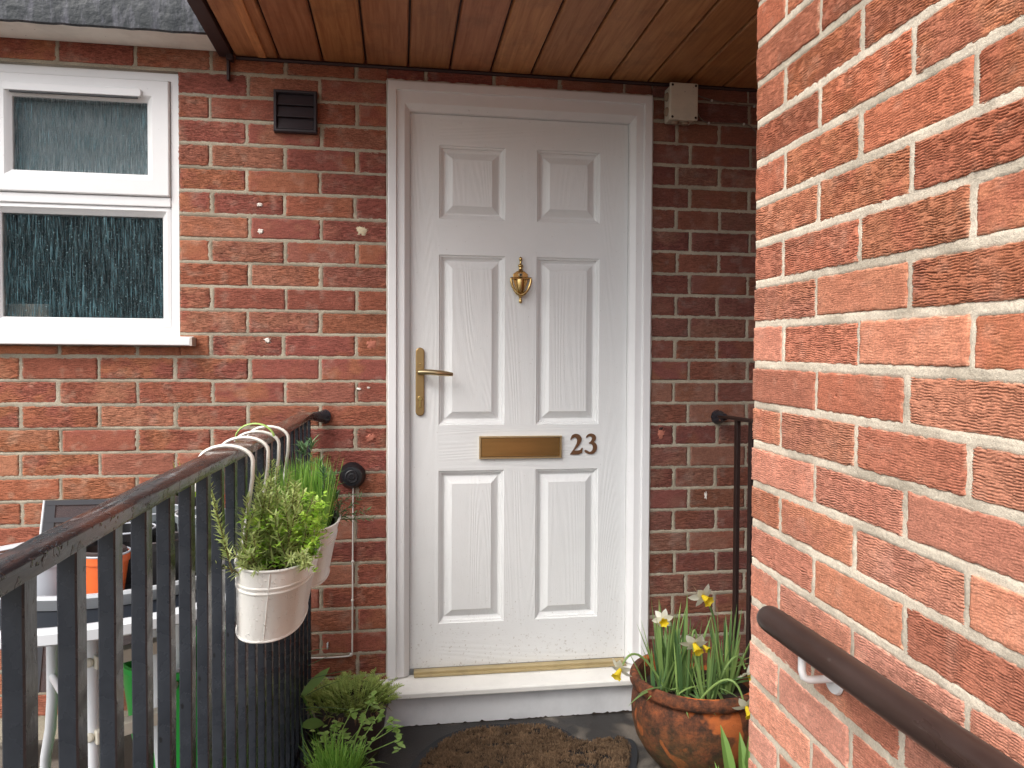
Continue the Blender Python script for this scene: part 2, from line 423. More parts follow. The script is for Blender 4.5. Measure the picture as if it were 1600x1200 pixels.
# ------------------------------------------------------------------ brickwork
PAL = [(.335, .085, .050), (.31, .075, .050), (.36, .100, .055), (.29, .068, .050), (.37, .115, .072), (.325, .090, .062)]
def brickwork(name, origin, udir, ndir, bricks, mregs, du, dz, tilt=0, pal=PAL, mort=(.50, .44, .33), rip=1.0, extra=None, seed=1, bright=None, lam=.0042, groove_shade=.5):
    """bricks: (u0,u1,z0,z1); mortar regions the same. Every brick is a displaced slab in one wall mesh."""
    o = np.array(origin, float); ud = np.array(udir, float); nn = np.array(ndir, float)
    Vs, Qs, Ms, Cs = [], [], [], []; off = 0
    rs = np.random.RandomState(seed)
    def emit(U, Z, N, C, mi):
        nonlocal off
        a, b = U.shape
        P = o + U[..., None] * ud + N[..., None] * nn; P[..., 2] += Z + tilt * U
        Vs.append(P.reshape(-1, 3)); Cs.append(C.reshape(-1, 3))
        i = np.arange(a * b).reshape(a, b)
        q = np.stack([i[:-1, :-1], i[1:, :-1], i[1:, 1:], i[:-1, 1:]], -1).reshape(-1, 4)
        if np.dot(np.cross(ud, [0, 0, 1]), nn) < 0: q = q[:, ::-1]
        Qs.append(q + off); Ms.append(np.full(len(q), mi)); off += a * b
    for bi, (u0, u1, z0, z1) in enumerate(bricks):
        sd = rs.rand() * 100; sm = rs.rand()
        nu = max(3, int((u1 - u0) / du)); nz = max(4, int((z1 - z0) / dz))
        us = np.linspace(0, 1, nu); zs = np.linspace(0, 1, nz)
        us = np.concatenate([[0], us, [1]]); zs = np.concatenate([[0], zs, [1]])
        Su, Sz = np.meshgrid(us, zs, indexing='ij')
        rot = (rs.rand() - .5) * .008; sh = (rs.rand(4) - .5) * .003
        U = u0 + sh[0] + (u1 - u0 + sh[1] - sh[0]) * Su; Z = z0 + sh[2] + (z1 - z0 + sh[3] - sh[2]) * Sz + rot * (U - (u0 + u1) / 2)
        j = .0015
        U = U + j * (vn(Z / .007, Z * 0 + sd, 1) - .5) * 2 * (1 - Su) + j * (vn(Z / .007, Z * 0 + sd + 9, 1) - .5) * 2 * Su
        Z = Z + j * (vn(U / .009, U * 0 + sd, 2) - .5) * 2 * (1 - Sz) + j * (vn(U / .009, U * 0 + sd + 5, 2) - .5) * 2 * Sz
        ed = np.minimum(np.minimum(Su * (u1 - u0), (1 - Su) * (u1 - u0)), np.minimum(Sz * (z1 - z0), (1 - Sz) * (z1 - z0)))
        # wavy drag marks of the rustic facing
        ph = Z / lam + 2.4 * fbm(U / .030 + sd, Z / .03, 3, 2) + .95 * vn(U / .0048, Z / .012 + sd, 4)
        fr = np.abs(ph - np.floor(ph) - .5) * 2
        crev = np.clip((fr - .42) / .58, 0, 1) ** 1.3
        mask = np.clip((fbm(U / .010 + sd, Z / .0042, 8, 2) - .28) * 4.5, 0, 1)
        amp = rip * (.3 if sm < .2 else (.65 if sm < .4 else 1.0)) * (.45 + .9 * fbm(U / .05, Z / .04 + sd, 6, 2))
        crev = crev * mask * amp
        N = -.0030 * crev + .0012 * (fbm(U / .02, Z / .015, 7 + sd) - .5) + (rs.rand() - .5) * .002
        N = N - .0016 * np.exp(-(ed / .0016)) 
        edge = (Su == 0) | (Su == 1) | (Sz == 0) | (Sz == 1)
        ring = np.zeros_like(edge); ring[0, :] = ring[-1, :] = True; ring[:, 0] = ring[:, -1] = True
        N = np.where(ring, -.014, N)
        pit = np.clip((vn(U / .0042 + sd, Z / .0034, 61) - .90) * 9, 0, 1) * (vn(U / .03, Z / .03 + sd, 62) > .45)
        N = N - .0022 * pit * rip
        c0 = np.array(pal[rs.randint(len(pal))]) * (.90 + .20 * rs.rand())
        c1 = np.array(pal[rs.randint(len(pal))])
        m = np.clip((fbm(U / .06 + sd, Z / .05 + sd, 21, 3) - .45) * 4, 0, 1)[..., None]
        C = c0 * (1 - m) + c1 * m
        C = C * (1 + .35 * (fbm(U / .012 + sd, Z / .004, 31, 2) - .5))[..., None]
        C = C * (1 - groove_shade * np.clip(crev * 1.2, 0, 1))[..., None]  # crevice shade painted into the brick colour
        C = C * (1 - .55 * pit)[..., None]
        bl = np.clip((fbm(U / .03, Z / .03 + sd, 41, 3) - .62) * 5, 0, 1)[..., None] * .16
        C = C * (1 - bl) + np.array((.55, .34, .27)) * bl
        ms = np.clip(1 - ed / .0028, 0, 1) * np.clip((vn(U / .01, Z / .01, 44) - .45) * 3, 0, 1)     # mortar smears on the arrises
        C = C * (1 - .22 * ms[..., None]) + np.array(mort) * .22 * ms[..., None]
        if bright is not None: C = bright(U, Z, C, rs)
        emit(U, Z, N, C, 0)
    for (u0, u1, z0, z1, duu) in mregs:
        us = np.linspace(u0, u1, max(2, int((u1 - u0) / duu))); zs = np.linspace(z0, z1, max(2, int((z1 - z0) / duu)))
        U, Z = np.meshgrid(us, zs, indexing='ij')
        N = -.0020 + .0018 * (fbm(U / .03, Z / .01, 5) - .5) + .0016 * (vn(U / .006, Z / .006, 15) - .5)
        bury = np.zeros_like(U, bool)
        for (a_, b_, c_, d_) in bricks:
            i0, i1 = np.searchsorted(us, (a_ + .004, b_ - .004)); k0, k1 = np.searchsorted(zs, (c_ + .004, d_ - .004))
            bury[i0:i1, k0:k1] = True
        N = np.where(bury, -.011, N)
        C = np.array(mort) * (.78 + .44 * fbm(U / .04, Z / .03, 17, 4))[..., None]
        st = np.clip((fbm(U / .09, Z / .06, 27, 4) - .50) * 5, 0, 1)[..., None] * .40
        C = C * (1 - st) + np.array((.27, .23, .17)) * st
        emit(U, Z, N, C, 1)
    if extra:
        for (vs, fs, mi, cc) in extra:
            Vs.append(np.array(vs, float)); Qs.append(np.array(fs) + off); Ms.append(np.full(len(fs), mi)); Cs.append(np.tile(cc, (len(vs), 1))); off += len(vs)
    return arrays_obj(name, np.vstack(Vs), np.vstack(Qs), np.concatenate(Ms), np.vstack(Cs), [M_BRICK, M_MORTAR], origin)
def slab(p0, pu, pn, pz):            # closed box from a corner and three edge vectors
    p0, pu, pn, pz = map(np.array, (p0, pu, pn, pz))
    vs = [p0 + a * pu + b * pn + c * pz for a in (0, 1) for b in (0, 1) for c in (0, 1)]
    return vs, [(0, 1, 3, 2), (4, 6, 7, 5), (0, 4, 5, 1), (2, 3, 7, 6), (0, 2, 6, 4), (1, 5, 7, 3)]

# back wall: plane y = 0 facing -y, courses on multiples of 75 mm
HOLES = [(-1.2, -.6155, .034, .893), (.031, .930, -1.2, .906)]
u0j = -.519
bricks = []
for k in range(-15, 14):                      # row between z=.075k and .075(k+1)
    za, zb = .075 * k + .005, .075 * k + .070
    odd = (k % 2 == 0)                        # joints on u0j for this parity
    joints = []
    j = -12
    while True:
        x = u0j + (j if odd else j + .5) * .225
        if x > .16: break
        joints.append(x + rng.uniform(-.004, .004)); j += 1
    if za > .9: joints += [u0j + (i + (0 if odd else .5)) * .225 for i in range(3, 13)]
    else:
        st = [1.022, 1.178, 1.40, 1.626, 1.85, 2.075, 2.3] if odd else [1.072, 1.29, 1.515, 1.74, 1.965, 2.19, 2.41]
        joints += [.45] + [x + rng.uniform(-.004, .004) for x in st]
    joints = sorted(joints)
    for a, b in zip(joints[:-1], joints[1:]):
        a += .005; b -= .005
        segs = [(a, b, za, zb)]
        for (hx0, hx1, hz0, hz1) in HOLES:
            ns = []
            for (p, q, r_, s_) in segs:
                if q <= hx0 or p >= hx1 or s_ <= hz0 or r_ >= hz1: ns.append((p, q, r_, s_)); continue
                if p < hx0: ns.append((p, hx0 - .001, r_, s_))
                if q > hx1: ns.append((hx1 + .001, q, r_, s_))
                pi, qi = max(p, hx0), min(q, hx1)
                if r_ < hz0 - .012: ns.append((pi, qi, r_, hz0 - .002))
                if s_ > hz1 + .012: ns.append((pi, qi, hz1 + .002, s_))
            segs = ns
        bricks += [s_ for s_ in segs if s_[1] - s_[0] > .014]
mreg = [(-2.6, -1.2, FZ - .02, 1.06, .03), (-1.2, -.6155, FZ - .02, .034, .007), (-1.2, -.6155, .893, 1.06, .008), (-.6155, .031, FZ - .02, 1.06, .006),
        (.031, .930, .906, 1.06, .008), (.930, 1.40, FZ - .02, 1.06, .006), (1.40, 2.5, FZ - .02, 1.06, .03)]
ex = []
mc = (.4, .36, .3)
for (x0, x1, z0, z1) in [(-2.6, -1.2, FZ - .02, 1.06), (-1.2, -.6155, FZ - .02, .034), (-1.2, -.6155, .893, 1.06), (-.6155, .031, FZ - .02, 1.06), (.031, .930, .906, 1.06), (.930, 2.5, FZ - .02, 1.06), (.031, .930, FZ - .02, -1.10)]:
    vs, fs = slab((x0, .008, z0), (x1 - x0, 0, 0), (0, .20, 0), (0, 0, z1 - z0)); ex.append((vs, fs, 1, mc))
def back_shade_tint(U, Z, C, rs):
    # alcove shade right of door and brighter light far left, painted into brick colour
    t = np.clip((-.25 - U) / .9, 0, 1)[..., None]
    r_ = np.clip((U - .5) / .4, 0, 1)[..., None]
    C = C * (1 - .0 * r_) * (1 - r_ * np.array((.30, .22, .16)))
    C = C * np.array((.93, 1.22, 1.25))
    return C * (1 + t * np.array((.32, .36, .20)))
bw = brickwork('brick_wall', (0, 0, 0), (1, 0, 0), (0, -1, 0), bricks, mreg, .0055, .0015, extra=ex, bright=back_shade_tint, seed=3, rip=1.35, groove_shade=.6, mort=(.40, .35, .27))
tag(bw, 'long red brick wall that holds the white door and the window', 'wall')

# right wall: nearly perpendicular, runs towards the viewer
WY = -.02542; Ex, Ey, Ez = .7363, -1.1467, .3553
ud = (math.sin(WY), -math.cos(WY), 0); nd_ = (ud[1], -ud[0], 0)     # faces -x
bk = []
for i in range(-13, 22):                      # course i: z from Ez-.075(i+1) to Ez-.075 i
    z1 = -.075 * i - .0073; z0 = -.075 * (i + 1) + .0073
    js = [0] + [(.1125 if i % 2 == 0 else .225) + .225 * k + rng.uniform(-.003, .003) for k in range(0, 10)]
    for a, b in zip(js[:-1], js[1:]): bk.append((a + (.005 if a else 0), b - .005, z0, z1))
ZB, ZT = FZ - .02 - Ez, 1.30 - Ez
near = [b_ for b_ in bk if b_[0] < 1.15]; far = [b_ for b_ in bk if b_[0] >= 1.15]
def right_tone(U, Z, C, rs):
    k = rs.rand()
    s_ = .92 + .2 * k
    pale = np.clip(.15 + (-Z - .1) * .55 - U * .25, 0, .6) * (.3 + 1.1 * rs.rand())      # bricks lower on this wall are mixed paler and pinker
    pale = np.clip(pale, 0, .75)[..., None] if hasattr(pale, 'shape') else pale
    C = C * s_ * np.array((1.22, 1.32, 1.22))
    return C * (1 - pale) + np.array((.66, .33, .25)) * pale * (C.mean(-1, keepdims=True) / .2)
vs, fs = slab((Ex + ud[0] * .003 - nd_[0] * .21, Ey + ud[1] * .003 - nd_[1] * .21, FZ - .04), (ud[0] * 2.2, ud[1] * 2.2, 0), (nd_[0] * .200, nd_[1] * .200, 0), (0, 0, 1.38 - FZ))
rw = brickwork('brick_wall', (Ex, Ey, Ez), ud, nd_, near, [(.004, 1.2, ZB, ZT, .005), (1.2, 2.2, ZB, ZT, .03)],   .0036, .00085, tilt=-.0231, extra=[(vs, fs, 1, (.45, .41, .34))], bright=right_tone, pal=[(.40, .13, .07), (.37, .11, .065), (.44, .155, .085), (.36, .12, .075), (.42, .13, .075)], seed=9, rip=1.15, mort=(.68, .60, .48), lam=.0035, groove_shade=.68)
tag(rw, 'close-up sunlit orange brick wall end with the brown handrail fixed to it', 'wall')

sb = []  # unseen side wall, added to keep light out of the alcove
for k in range(-15, 14):
    js = [0, .1075 if k % 2 else .22] + [(.1075 if k % 2 else .22) + .225 * i for i in range(1, 14)]
    for a, b in zip(js[:-1], js[1:]): sb.append((a + .005, b - .005, .075 * k + .005, .075 * k + .07))
vs, fs = slab((2.008, -3.1, FZ - .02), (.2, 0, 0), (0, 3.09, 0), (0, 0, 2.3))
shade_wall = brickwork('brick_wall', (2.0, -.012, 0), (0, -1, 0), (-1, 0, 0), sb, [(0, 3.09, FZ - .02, 1.06, .04)], .02, .01, extra=[(vs, fs, 1, (.4, .36, .3))], seed=5)
tag(shade_wall, 'unseen brick wall added past the right end of the porch to shade the alcove', 'wall')

# ------------------------------------------------------------------ ground
m = MB(); m.add([(-60, -60, FZ), (60, -60, FZ), (60, 60, FZ), (-60, 60, FZ)], [(0, 1, 2, 3)])
tag(m.build('ground', M_FLOOR, smooth=False), None, None, kind='structure')

# ------------------------------------------------------------------ porch canopy
t = thing('porch_canopy', 'varnished timber board ceiling of the porch over the white door', 'canopy', (.6, -.6, .952))
V = []; Q = []; Cc = []; off = 0
x = -.4485 + .006; k = 0; Z0 = .952
xs = [-.447]
while xs[-1] < 2.3: xs.append(xs[-1] + (.136 if len(xs) > 1 else .137))
for a, b in zip(xs[:-1], xs[1:]):
    pr = [(a + .003, Z0 + .013), (a + .0034, Z0 + .005), (a + .007, Z0), (b - .007, Z0), (b - .0034, Z0 + .005), (b - .003, Z0 + .013)]
    tint = rng.uniform(.72, 1.15); cl = np.array((tint, tint * rng.uniform(.92, 1.05), tint * rng.uniform(.85, 1.05)))
    ys = np.linspace(-1.0, -.001, 12)
    for y in ys:
        for (px, pz) in pr: V.append((px, y, pz)); Cc.append(cl)
    n = len(pr)
    for i in range(len(ys) - 1):
        for j in range(n - 1): Q.append((off + i * n + j, off + (i + 1) * n + j, off + (i + 1) * n + j + 1, off + i * n + j + 1))
    off += len(ys) * n
o = arrays_obj('boards', np.array(V), np.array(Q), np.zeros(len(Q)), np.array(Cc), [M_WOOD], (.6, -.6, .952), t, smooth=False)
m = MB(); m.box(-.49, 2.3, -1.0, -.001, Z0 + .013, Z0 + .20)
m.build('roof_deck', M_DARKWOOD, t, smooth=False)
m = MB(); m.box(-.492, -.4495, -1.0, -.004, Z0 - .006, Z0 + .12); m.box(-.492, 2.3, -1.032, -1.002, Z0 - .012, Z0 + .2)
m.build('fascia', M_DARKWOOD, t, smooth=False, bevel=.002)
m = MB()
m.box(-.372, -.345, -.99, -.02, Z0 - .008, Z0 - .0005)
o = m.build('batten', M_WOOD, t, smooth=False, bevel=.002); ca = o.data.attributes.new('col', 'FLOAT_COLOR', 'POINT'); ca.data.foreach_set('color', [1.35, 1.35, 1.3, 1] * len(o.data.vertices))
m = MB(); m.tube([(-.44, -.006, .945), (2.3, -.006, .948)], .006, 6)
m.build('ceiling_bead', M_DARKWOOD, t)

# eaves above the window
t = thing('roof_eaves', 'eaves with weathered dark felt edge and flaking white board above window', 'eaves', (-1.2, -.08, .96))
m = MB(); m.box(-2.6, -.4935, -.130, -.002, .9625, .978); m.build('soffit_board', paint('flaking_white', (.85, .82, .74), .8, dirt=.6), t, smooth=False, bevel=.0015)
m = MB()
nx = 90
vs = []; fs = []
for i in range(nx + 1):
    xx = -2.6 + i * (2.6 - .4955) / nx
    jz = .0006 * math.sin(i * 1.3) + random.uniform(-.001, .001)
    for (yy, zz) in ((-.128, .9675 + jz), (-.138, .9545 + jz), (-.148, .957 + jz), (-.152, 1.0), (-.150 + random.uniform(-.003, .003), 1.06), (-.14, 1.20), (0, 1.26)): vs.append((xx, yy, zz))
for i in range(nx):
    for j in range(6): fs.append((i * 7 + j, (i + 1) * 7 + j, (i + 1) * 7 + j + 1, i * 7 + j + 1))
m.add(vs, fs); m.build('felt_edge', M_LEAD, t)
m = MB(); m.box(-.466, -.458, -.022, -.003, .87, .948); m.box(-.466, -.446, -.03, -.003, .93, .948)
m.build('bracket', M_DARKWOOD, t, smooth=False, bevel=.001)

# ------------------------------------------------------------------ window
t = thing('window', 'white framed window with rain-textured obscure glass in brick wall', 'window', (-.9, .03, .03))
def frame_ring(mb, x0, x1, z0, z1, prof, mi=0):
    """closed rectangular frame; prof = [(inset, y)] from outside to inside, mitred corners"""
    vs = []; fs = []; n = len(prof)
    for (i, y) in prof:
        vs += [(x0 + i, y, z0 + i), (x1 - i, y, z0 + i), (x1 - i, y, z1 - i), (x0 + i, y, z1 - i)]
    for a in range(n - 1):
        for c in range(4):
            c2 = (c + 1) % 4
            fs.append((a * 4 + c, a * 4 + c2, (a + 1) * 4 + c2, (a + 1) * 4 + c))
    mb.add(vs, fs, mi)
m = MB()
frame_ring(m, -1.1985, -.6165, .066, .892, [(0, .09), (0, .016), (.0265, .016), (.0265, .05), (.0265, .09)])
m.build('frame', M_UPVC, t, smooth=False, bevel=.002)
m = MB(); m.box(-1.172, -.643, .012, .08, .472, .502)
m.build('transom', M_UPVC, t, smooth=False, bevel=.003)
m = MB(); frame_ring(m, -1.1715, -.6445, .093, .4715, [(0, .06), (0, .019), (.012, .017), (.018, .024), (.029, .034), (.029, .06)])
m.build('glazing_bead', M_UPVC, t, smooth=False, bevel=.0012)
m = MB(); m.box(-1.16, -.655, .0395, .045, .105, .46); m.build('pane', M_GLASS, t, smooth=False)
sash = MB(); frame_ring(sash, -1.1705, -.6445, .5035, .8645, [(0, .05), (0, .008), (.003, .004), (.050, .004), (.056, .008), (.0685, .018), (.0685, .05)])
sash = sash.build('sash', M_UPVC, t, smooth=False, bevel=.0015)
m = MB(); m.box(-1.13, -.685, .0245, .030, .54, .82); p_ = m.build('pane', M_GLASS, t, smooth=False)
m = MB()
m.prism([(-1.113, .806), (-.727, .806), (-.723, .812), (-.723, .826), (-.727, .831), (-1.113, .831), (-1.117, .826), (-1.117, .812)], -.0095, .0035)
m.build('trickle_vent', M_UPVC, t, smooth=False, bevel=.002)
m = MB(); m.box(-1.10, -.735, -.0065, .0025, .8015, .8055); m.build('vent_slot', M_DARK, t, smooth=False)
m = MB()
vs = [(-1.25, .03, .068), (-1.25, -.045, .060), (-1.25, -.050, .056), (-1.25, -.050, .036), (-1.25, -.042, .034), (-1.25, .03, .036)]
v2 = [(-.572, b, c) for a, b, c in vs]; n = 6
m.add(vs + v2, [tuple(range(6))[::-1], tuple(range(6, 12))] + [(i, (i + 1) % 6, (i + 1) % 6 + 6, i + 6) for i in range(6)])
m.build('sill', M_UPVC, t, smooth=False, bevel=.0015, recalc=True)
m = MB(); m.box(-.574, -.566, -.049, .0, .034, .061); m.build('sill_end_cap', M_SEAL, t, smooth=False, bevel=.001)
m = MB(); m.box(-1.6, -.5, .09, .9, -.3, 1.0)
o = m.build('room', M_DIM, t, smooth=False)
bm = bmesh.new(); bm.from_mesh(o.data); bm.faces.ensure_lookup_table()
fdel = [f for f in bm.faces if abs(f.calc_center_median().y - (.09 - .03)) < .01]; bmesh.ops.delete(bm, geom=fdel, context='FACES'); bm.to_mesh(o.data); bm.free()
m = MB(); m.box(-1.165, -.66, .052, .055, .52, .85); m.build('pane_brightener', mat('pane_brightener_pale', (.74, .86, .90), .8), t, smooth=False)  # added pale panel, only there to brighten the upper pane
m = MB(); m.box(-1.2, -1.03, .07, .10, .10, .165); m.build('inner_sill_item', M_PALE, t, smooth=False, bevel=.004)

# ------------------------------------------------------------------ door
DY = .030
t = thing('front_door', 'white six-panel front door numbered 23 with brass fittings', 'door', (.48, 0, -1.06))
m = MB()
prof = [(0, 0, .05), (0, 0, -.010), (.002, .003, -.013), (.027, .029, -.013), (.029, .031, -.004), (.054, .069, -.004), (.057, .072, -.001), (.0705, .0885, .013), (.072, .090, .018), (.072, .090, .05)]
X0, X1, ZT_, ZB_ = .0325, .9285, .9045, -1.062
vs = []; fs = []
for (ix, iz, y) in prof: vs += [(X0 + ix, y, ZB_), (X0 + ix, y, ZT_ - iz), (X1 - ix, y, ZT_ - iz), (X1 - ix, y, ZB_)]
for a in range(len(prof) - 1):
    for c in range(3): fs.append((a * 4 + c, a * 4 + c + 1, (a + 1) * 4 + c + 1, (a + 1) * 4 + c))
fs.append(tuple(a * 4 for a in range(len(prof)))); fs.append(tuple(a * 4 + 3 for a in range(len(prof)))[::-1])
m.add(vs, fs); m.build('frame', M_UPVC, t, smooth=False, bevel=.001, recalc=True)
m = MB(); pts = []
for i in range(60): pts.append((X0 - .003 + i * (X1 - X0 + .004) / 59, -.004 + random.uniform(-.002, .002), ZT_ + .001 + random.uniform(-.001, .0015)))
m.tube(pts, [random.uniform(.0025, .005) for _ in pts], 6)
pts = [(X1 + .002, -.003 + random.uniform(-.0015, .0015), ZT_ - i * 1.96 / 99) for i in range(100)]; m.tube(pts, [random.uniform(.002, .0042) for _ in pts], 6)
pts = [(X0 - .002, -.003 + random.uniform(-.0015, .0015), ZT_ - i * 1.96 / 99) for i in range(100)]; m.tube(pts, [random.uniform(.002, .0042) for _ in pts], 6)
m.build('sealant', M_SEAL, t)
XC = [.1055, .2015, .425, .5345, .756, .8555]; ZC = [-1.047, -.899, -.379, -.224, .349, .469, .714, .8135]
leafm = MB()
def q(a, b, c, d_, y, mi): leafm.add([(a, y, c), (b, y, c), (b, y, d_), (a, y, d_)], [(0, 1, 2, 3)], mi)
for i in range(5):
    for j in range(7):
        a, b, c, e = XC[i], XC[i + 1], ZC[j], ZC[j + 1]
        if i in (1, 3) and j in (1, 3, 5):
            rg = [(0, 0), (.0025, .004), (.008, .0060), (.010, .0115), (.018, .0160), (.021, .0160), (.045, .0015)]
            vs = []; fs = []
            for (s_, y) in rg: vs += [(a + s_, DY + y, c + s_), (b - s_, DY + y, c + s_), (b - s_, DY + y, e - s_), (a + s_, DY + y, e - s_)]
            for r_ in range(len(rg) - 1):
                for k in range(4): k2 = (k + 1) % 4; fs.append((r_ * 4 + k, r_ * 4 + k2, (r_ + 1) * 4 + k2, (r_ + 1) * 4 + k))
            n = (len(rg) - 1) * 4; fs.append((n, n + 1, n + 2, n + 3)); leafm.add(vs, fs, 0)
        else:
            mi = 1 if (i in (1, 3) or (i == 2 and j in (0, 2, 4, 6))) else 0
            q(a, b, c, e, DY, mi)
a, b, c, e = XC[0], XC[-1], ZC[0], ZC[-1]
leafm.add([(a, DY, c), (b, DY, c), (b, DY, e), (a, DY, e), (a, DY + .044, c), (b, DY + .044, c), (b, DY + .044, e), (a, DY + .044, e)], [(0, 4, 5, 1), (1, 5, 6, 2), (2, 6, 7, 3), (3, 7, 4, 0), (7, 6, 5, 4)])
leaf = leafm.build('leaf', [M_DOORV, M_DOORH], t, smooth=False)
m = MB(); m.box(.104, .857, .062, .066, -1.06, .815); m.build('gasket', M_DARK, t, smooth=False)
m = MB(); m.box(.119, .852, .002, .03, -1.0635, -1.049); m.box(.119, .852, -.008, .01, -1.0645, -1.057)
m.build('threshold_bar', M_GOLDBAR, t, smooth=False, bevel=.0015)
# handle: backplate, lever, cylinder
hx = .1385
m = MB(); pl = []
for k in range(13): q_ = math.pi * k / 12; pl.append((hx + .0145 * math.cos(q_), .022 + .0145 * math.sin(q_)))
for k in range(13): q_ = math.pi + math.pi * k / 12; pl.append((hx + .0145 * math.cos(q_), -.178 + .0145 * math.sin(q_)))
m.prism(pl, DY - .009, DY + .0005); hnd = m.build('door_handle', M_ABRASS, t, smooth=False, bevel=.0025, recalc=True)
def sub(mb, name, mt, par, **k):
    """sub-part: geometry given in world coordinates, parent sits at the thing's origin"""
    o = mb.build(name, mt, t_cur, **k); o.parent = par; return o
t_cur = t
m = MB(); m.tube([(hx, DY - .006, -.046), (hx, DY - .022, -.046), (hx, DY - .040, -.0455), (hx + .004, DY - .047, -.0455)], [.0095, .0085, .0085, .009], 14)
m.tube([(hx - .006, DY - .047, -.0455), (hx + .01, DY - .049, -.045), (hx + .035, DY - .051, -.0455), (hx + .065, DY - .050, -.048), (hx + .092, DY - .046, -.051), (hx + .106, DY - .042, -.0525)], [.008, .0095, .0095, .0095, .008, .006], 14)
sub(m, 'lever', mat('lever_brass', (.55, .43, .25), .28, 1), hnd)
m = MB(); m.prism([(hx + .0085 * math.cos(a_), -.134 + .0085 * math.sin(a_)) for a_ in [math.pi * 2 * k / 20 for k in range(20)]], DY - .014, DY - .008)
m.box(hx - .004, hx + .004, DY - .0135, DY - .008, -.165, -.142)
cy = sub(m, 'lock_cylinder', M_BRASS, hnd, smooth=False, bevel=.001)
m = MB()
for dz in (.012, -.100): m.lathe([(0, .001), (.0028, .0008), (.0035, 0)], (hx, DY - .0095, dz - .03), 10, M=Matrix.Rotation(R(90), 3, 'X'))
sub(m, 'screw', M_BRASS, hnd)
# knocker
kx = .477
MX = Matrix.Rotation(R(90), 3, 'X')
m = MB(); prof = [(0, .348), (.0045, .345), (.006, .340), (.005, .335), (.003, .331), (.004, .327), (.0045, .322), (.009, .319), (.0095, .315), (.006, .312), (.0065, .306), (.008, .301), (.012, .297)]
m.lathe([(r_, z) for r_, z in prof], (kx, DY - .010, 0), 16)
m.prism([(kx - .012, .299), (kx - .025, .289), (kx - .026, .272), (kx - .020, .25), (kx - .011, .226), (kx - .004, .212), (kx + .004, .212), (kx + .011, .226), (kx + .020, .25), (kx + .026, .272), (kx + .025, .289), (kx + .012, .299)], DY - .010, DY - .001)
m.lathe([(0, .189), (.005, .191), (.0065, .197), (.0045, .203), (.003, .207), (.007, .214), (.012, .222), (.006, .23)], (kx, DY - .010, 0), 16)
kn = m.build('door_knocker', M_BRASS, t, smooth=True, bevel=.0012, recalc=True)
m = MB(); pts = []
for k in range(17): a_ = math.pi + math.pi * k / 16; pts.append((kx + .034 * math.cos(a_), DY - .020, .272 + .056 * math.sin(a_) * (1 - .15 * abs(math.cos(a_)))))
m.tube(pts, [.0035] + [.0045] * 5 + [.006] * 5 + [.0045] * 5 + [.0035], 10)
m.tube([(kx - .036, DY - .018, .273), (kx + .036, DY - .018, .273)], .0042, 10)
sub(m, 'striker_ring', M_BRASS, kn)
m = MB(); m.lathe([(0, .206), (.01, .222), (.016, .243), (.017, .262), (.0165, .27)], (kx, DY - .008, 0), 16); sub(m, 'urn', M_BRASS, kn)
m = MB(); m.lathe([(0, .003), (.006, .003), (.0085, 0)], (kx, DY - .011, .2855), 18, M=MX); m.lathe([(0, .0045), (.0035, .004), (.0045, .003)], (kx, DY - .011, .2855), 14, M=MX, mi=1)
sub(m, 'spyhole', [M_LBFR, M_BELL], kn)
# letterbox
m = MB(); frame_ring(m, .338, .624, -.3395, -.2625, [(0, DY), (0, DY - .010), (.0015, DY - .0125), (.0055, DY - .0125), (.007, DY - .010), (.007, DY - .004)])
lb = m.build('letterbox', M_LBFR, t, smooth=False)
m = MB(); m.box(.3455, .6165, DY - .006, DY - .001, -.332, -.270)
for dz in (-.277, -.281, -.3215, -.3255): m.box(.3455, .6165, DY - .0075, DY - .006, dz - .0008, dz + .0008)
sub(m, 'flap', M_LBRASS, lb, smooth=False, bevel=.0006)
two = [(0.6550,-0.2780),(0.6590,-0.2652),(0.6667,-0.2585),(0.6776,-0.2568),(0.6886,-0.2609),(0.6956,-0.2716),(0.6944,-0.2823),(0.6882,-0.2945),(0.6718,-0.3126),(0.6687,-0.3156),(0.6852,-0.3155),(0.6921,-0.3129),(0.6967,-0.3059),(0.6999,-0.3069),(0.6953,-0.3291),(0.6547,-0.3298),(0.6553,-0.3268),(0.6686,-0.3086),(0.6763,-0.2944),(0.6800,-0.2837),(0.6787,-0.2745),(0.6730,-0.2699),(0.6662,-0.2707),(0.6606,-0.2744),(0.6569,-0.2789)]
three = [(0.7106,-0.2718),(0.7143,-0.2627),(0.7230,-0.2572),(0.7325,-0.2567),(0.7425,-0.2614),(0.7470,-0.2706),(0.7446,-0.2798),(0.7383,-0.2859),(0.7459,-0.2905),(0.7510,-0.3013),(0.7486,-0.3166),(0.7408,-0.3257),(0.7283,-0.3296),(0.7141,-0.3263),(0.7053,-0.3192),(0.7065,-0.3146),(0.7109,-0.3134),(0.7165,-0.3162),(0.7235,-0.3209),(0.7304,-0.3195),(0.7354,-0.3119),(0.7359,-0.3012),(0.7311,-0.2934),(0.7217,-0.2918),(0.7211,-0.2890),(0.7289,-0.2842),(0.7326,-0.2766),(0.7310,-0.2689),(0.7247,-0.2652),(0.7184,-0.2664),(0.7131,-0.2724)]
def chaikin(p):
    o = []
    for i in range(len(p)):
        a = Vector(p[i]); b = Vector(p[(i + 1) % len(p)])
        o += [tuple(a.lerp(b, .25)), tuple(a.lerp(b, .75))]
    return o
for nm, pg in (('digit two', two), ('digit three', three)):
    m = MB(); m.prism(chaikin(pg), DY - .0045, DY - .0003); o = m.build('house_number', M_NUM, t, smooth=False, recalc=True)
    o['label'] = 'bronze serif ' + nm + ' on the white door'

